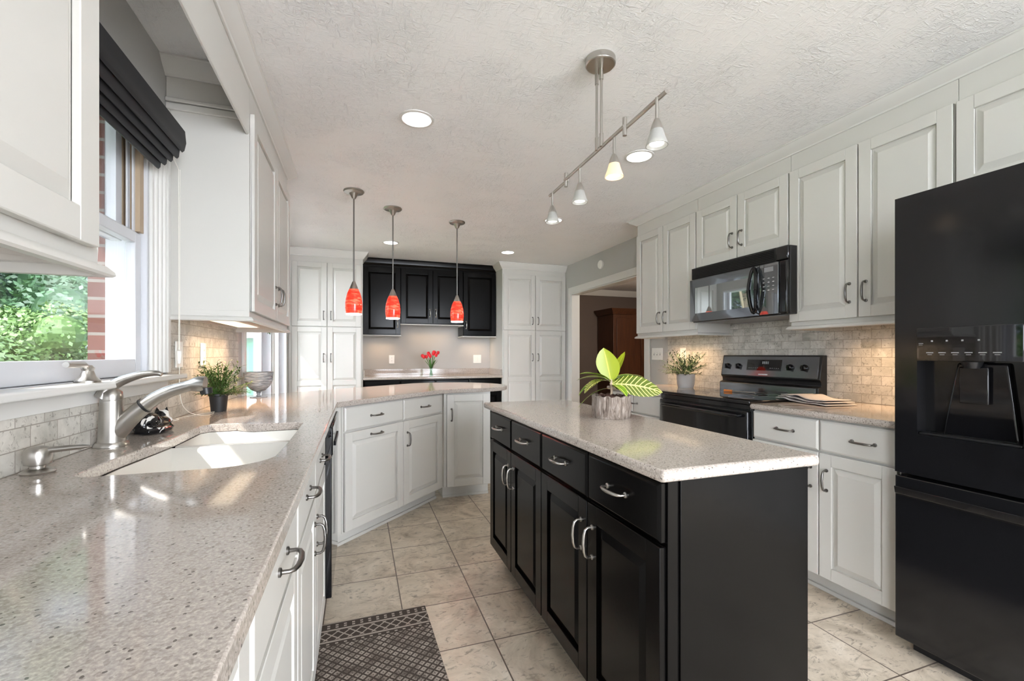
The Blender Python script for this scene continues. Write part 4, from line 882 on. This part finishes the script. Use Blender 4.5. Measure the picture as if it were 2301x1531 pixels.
# ceramic cat
ct = empty('cat_figurine', (-.708, 1.955, .9145), 0, 'glossy black and white ceramic sleeping cat behind the faucet', 'figurine')
cm = MB(); cm.ball((-.006, -.03, .034), (.042, .062, .040)).ball((.008, .035, .026), (.036, .040, .028)).ball((.000, .075, .046), (.026, .024, .025)).ball((.030, .01, .018), (.020, .05, .018)).ball((.020, .078, .030), (.016, .016, .014))
for sx_ in (-.014, .014): cm.tube([(sx_, .078, .062), (sx_*1.15, .080, .084)], [.010, .001], 8)
cm.tube([(-.02, -.085, .014), (.02, -.09, .012), (.045, -.05, .012), (.05, .0, .012), (.045, .04, .012)], [.010, .011, .012, .011, .008], 10)
for v_ in range(len(cm.v)): x, y, z = cm.v[v_]; cm.v[v_] = (x, y, max(z, .0005))
co = cm.build('body', 'cat', ct); rm = co.modifiers.new('remesh', 'REMESH'); rm.mode = 'VOXEL'; rm.voxel_size = .0035; rm.use_smooth_shade = True; s2 = co.modifiers.new('smooth', 'SMOOTH'); s2.iterations = 6
# rug
rgm = MB().box(0, .455, -.90, 0, 0, .007); ro = rgm.build('kitchen_rug', 'rug', bevel=.003); ro.location = (-.158, 2.118, .0008); ro.rotation_euler = (0, 0, R(1.6)); tag(ro, 'black and cream woven geometric rug on the floor before the sink', 'rug')
# towel
tw = MB(); nx, ny = 22, 12
def tz(u, v): return .004*math.sin(u*5+v*2)+.003*math.sin(v*9)
for k, (a, zo) in enumerate(((1.0, .0), (.94, .011), (.86, .022))):
    base = len(tw.v)
    for i in range(nx+1):
        for j in range(ny+1):
            u = i/nx; v = j/ny; tw.v.append((( u-.5)*.36*a, (v-.5)*.20*a, .004+zo+(.010*math.exp(-((u-.62)/.18)**2))*(k+1)*.5+(.002*math.sin(u*9+k)+.002)+.0115*min(1, max(0, ((u-.5)*.36*a-.075)/.03))))
    n_ = len(tw.v)-base
    for i in range(nx):
        for j in range(ny): q_ = base+i*(ny+1)+j; tw.f.append((q_, q_+1, q_+ny+2, q_+ny+1))
to = tw.build('dish_towel', 'towel'); so = to.modifiers.new('t', 'SOLIDIFY'); so.thickness = .004; so.offset = -1
to.location = (2.47, 1.985, .928); to.location = (2.50, 1.872, .9160); to.rotation_euler = (0, 0, R(80)); tag(to, 'folded grey linen dish towel on the worktop at the range side', 'towel')
# frayed end hanging over: utensils on cooktop
sp_ = empty('cooking_spoon', (2.53, 2.50, .9268), R(-75), 'metal cooking spoon with orange handle end lying on the cooktop', 'spoon')
MB().tube([(0, 0, .007), (-.06, 0, .007)], [.008, .009], 10).build('handle_end', 'orange', sp_); MB().tube([(0, 0, .006), (.12, .0, .005), (.16, 0, .006)], [.004, .004, .006], 8).build('shaft', 'nickel', sp_); MB().ball((.20, 0, .0065), (.045, .028, .006)).build('spoon_bowl', 'nickel', sp_)
# hanging plant near patio door
hp_ = empty('hanging_plant', (-.60, 3.62, 1.30), 0, 'bit of green hanging foliage below the left wall cabinet by the patio door', 'plant'); 
ls = []; rnd = random.Random(11)
for i in range(40): ls.append(leaf_mesh((rnd.uniform(-.03, .03), rnd.uniform(-.05, .05), rnd.uniform(.06, .16)), (rnd.uniform(-1, 1), rnd.uniform(-1, 1), -.5), .04, .02, .6, n=2))
leaves('foliage', ls, 'tulip_leaf', hp_); MB().cyl((0, 0, .16), (0, 0, CZ-1.30), .002, n=6).build('hanger', 'cord_white', hp_); MB().lathe([(0, .15), (.05, .15), (.06, .24), (.055, .24), (0, .20)], n=20).build('pot', 'pot_grey', hp_)
# armoire in the next room
ar = empty('armoire', (4.36, 7.02, 0), 0, 'dark wooden armoire in the brown room beyond the doorway', 'armoire')
MB().box(0, 1.15, 0, .56, .0, 1.93).build('body', 'dark_wood', ar, bevel=.004)
m = MB(); sweep(m, [(0, 1.93), (.02, 1.93), (.03, 1.96), (.075, 2.01), (.085, 2.03), (0, 2.03)], [(0, .56), (0, 0), (1.15, 0), (1.15, .56)]); m.build('cornice', 'dark_wood', ar)
MB().box(0, 1.15, 0, .56, 1.93, 2.03).build('top', 'dark_wood', ar)
for x0 in (.06, .58): o = MB().box(x0, x0+.51, -.02, 0, .15, 1.86).box(x0+.07, x0+.44, -.028, -.02, .25, 1.2).build('door', 'dark_wood', ar, bevel=.004)
# ------------------------------------------------------------ outdoors
def tree(name, label, loc, r_, h_, n, mat, seed, trunk=.12, ls_=.16, nc=44):
    o = empty(name, loc, 0, label, 'tree', None); rnd = random.Random(seed); V_, F_ = [], []
    cl_ = [(Vector((rnd.gauss(0, r_*.45), rnd.gauss(0, r_*.45), h_*rnd.uniform(.12, .95))), r_*rnd.uniform(.28, .5)) for _ in range(nc)]
    for i in range(n):
        c_, q = cl_[i % nc]; d = Vector((rnd.gauss(0, 1), rnd.gauss(0, 1), rnd.gauss(0, 1))).normalized(); p = c_+d*q*rnd.uniform(.75, 1.05)
        p.z = max(p.z, .02)
        a = Vector((rnd.gauss(0, 1), rnd.gauss(0, 1), rnd.gauss(0, .6))).normalized()*rnd.uniform(.5, 1)*ls_; b = a.cross(d).normalized()*a.length*.6; k = len(V_)
        V_ += [tuple(p-a), tuple(p+b), tuple(p+a), tuple(p-b)]; F_.append((k, k+1, k+2, k+3))
    cb = MB()
    for c_, q in cl_: cb.ball(tuple(c_), q*.60, 12, 8)
    k = len(V_); V_ += [(x, y, max(z, .02)) for x, y, z in cb.v]; F_ += [tuple(i+k for i in f) for f in cb.f]
    me = bpy.data.meshes.new('crown'); me.from_pydata(V_, [], F_); link('crown', me, mat, o, smooth=False)
    tm = MB().tube([(0, 0, 0), (.05, .02, h_*.4), (0, 0, h_*.7)], [trunk, trunk*.7, trunk*.3], 10)
    for i in range(7): c_ = cl_[i][0]; tm.tube([(0, 0, h_*.3), tuple(c_*.6+Vector((0, 0, h_*.15))), tuple(c_)], [trunk*.4, trunk*.25, trunk*.1], 6)
    tm.build('trunk', 'tan_wood', o)
tree('garden_shrub', 'light green leafy shrub low outside the kitchen window', (-3.3, 4.1, -.3), .9, 1.7, 45000, 'tree_leaf', 21, .05, .030)
tree('garden_shrub', 'rounded shrub further right outside the window, by the brick', (-4.2, 7.3, -.3), 1.0, 1.9, 45000, 'tree_leaf', 22, .05, .036)
tree('garden_tree', 'blue green tree standing behind the shrubs outside', (-7.6, 11.5, -.3), 2.5, 7.5, 40000, 'tree_leaf_dark', 23, .12, .075)
tree('garden_tree', 'tall tree at the far left edge of the window view', (-12.0, 7.0, -.3), 2.4, 7.5, 26000, 'tree_leaf', 25, .12, .09)
sh_ = empty('garden_shed', (-2.5, 11, -.3), 0, 'green garden shed with a grey roof seen through the patio door', 'shed')
MB().box(-1, .9, 0, 2, 0, 1.85).build('wall', 'green_shed', sh_, smooth=False); MB().ext([(-1.2, 1.85), (1.1, 1.85), (-.05, 2.6)], 'y', -.2, 2.2).build('roof', 'shingle', sh_, smooth=False)
nl = bpy.data.lights.new('lamp', 'POINT'); nl.energy = 24; nl.color = (1, .85, .7); nl.shadow_soft_size = .12
nr = empty('fill_globe', (4.2, 5.0, CZ-.085), 0, 'unseen globe added to brighten the brown room beyond the doorway', 'light'); MB().ball((0, 0, 0), .08).build('globe', 'lamp_warm', nr)  # unseen globe with a point lamp, added to lift the dark next room
no = bpy.data.objects.new('lamp', nl); COL.objects.link(no); no.parent = nr; no.location = (0, 0, -.14)
for i, (x, y) in enumerate(((-6.5, 22), (-15.5, 16), (-21.5, 7.5), (-17, 27))):
    tree('garden_tree', ['distant tree deep in the garden to the left of the green shed', 'distant tree behind the blue green tree', 'distant tree at the far left end of the garden', 'most distant tree at the back of the garden'][i], (x, y, -.3), 2.6, 9, 9000, 'tree_leaf_dark', 40+i)
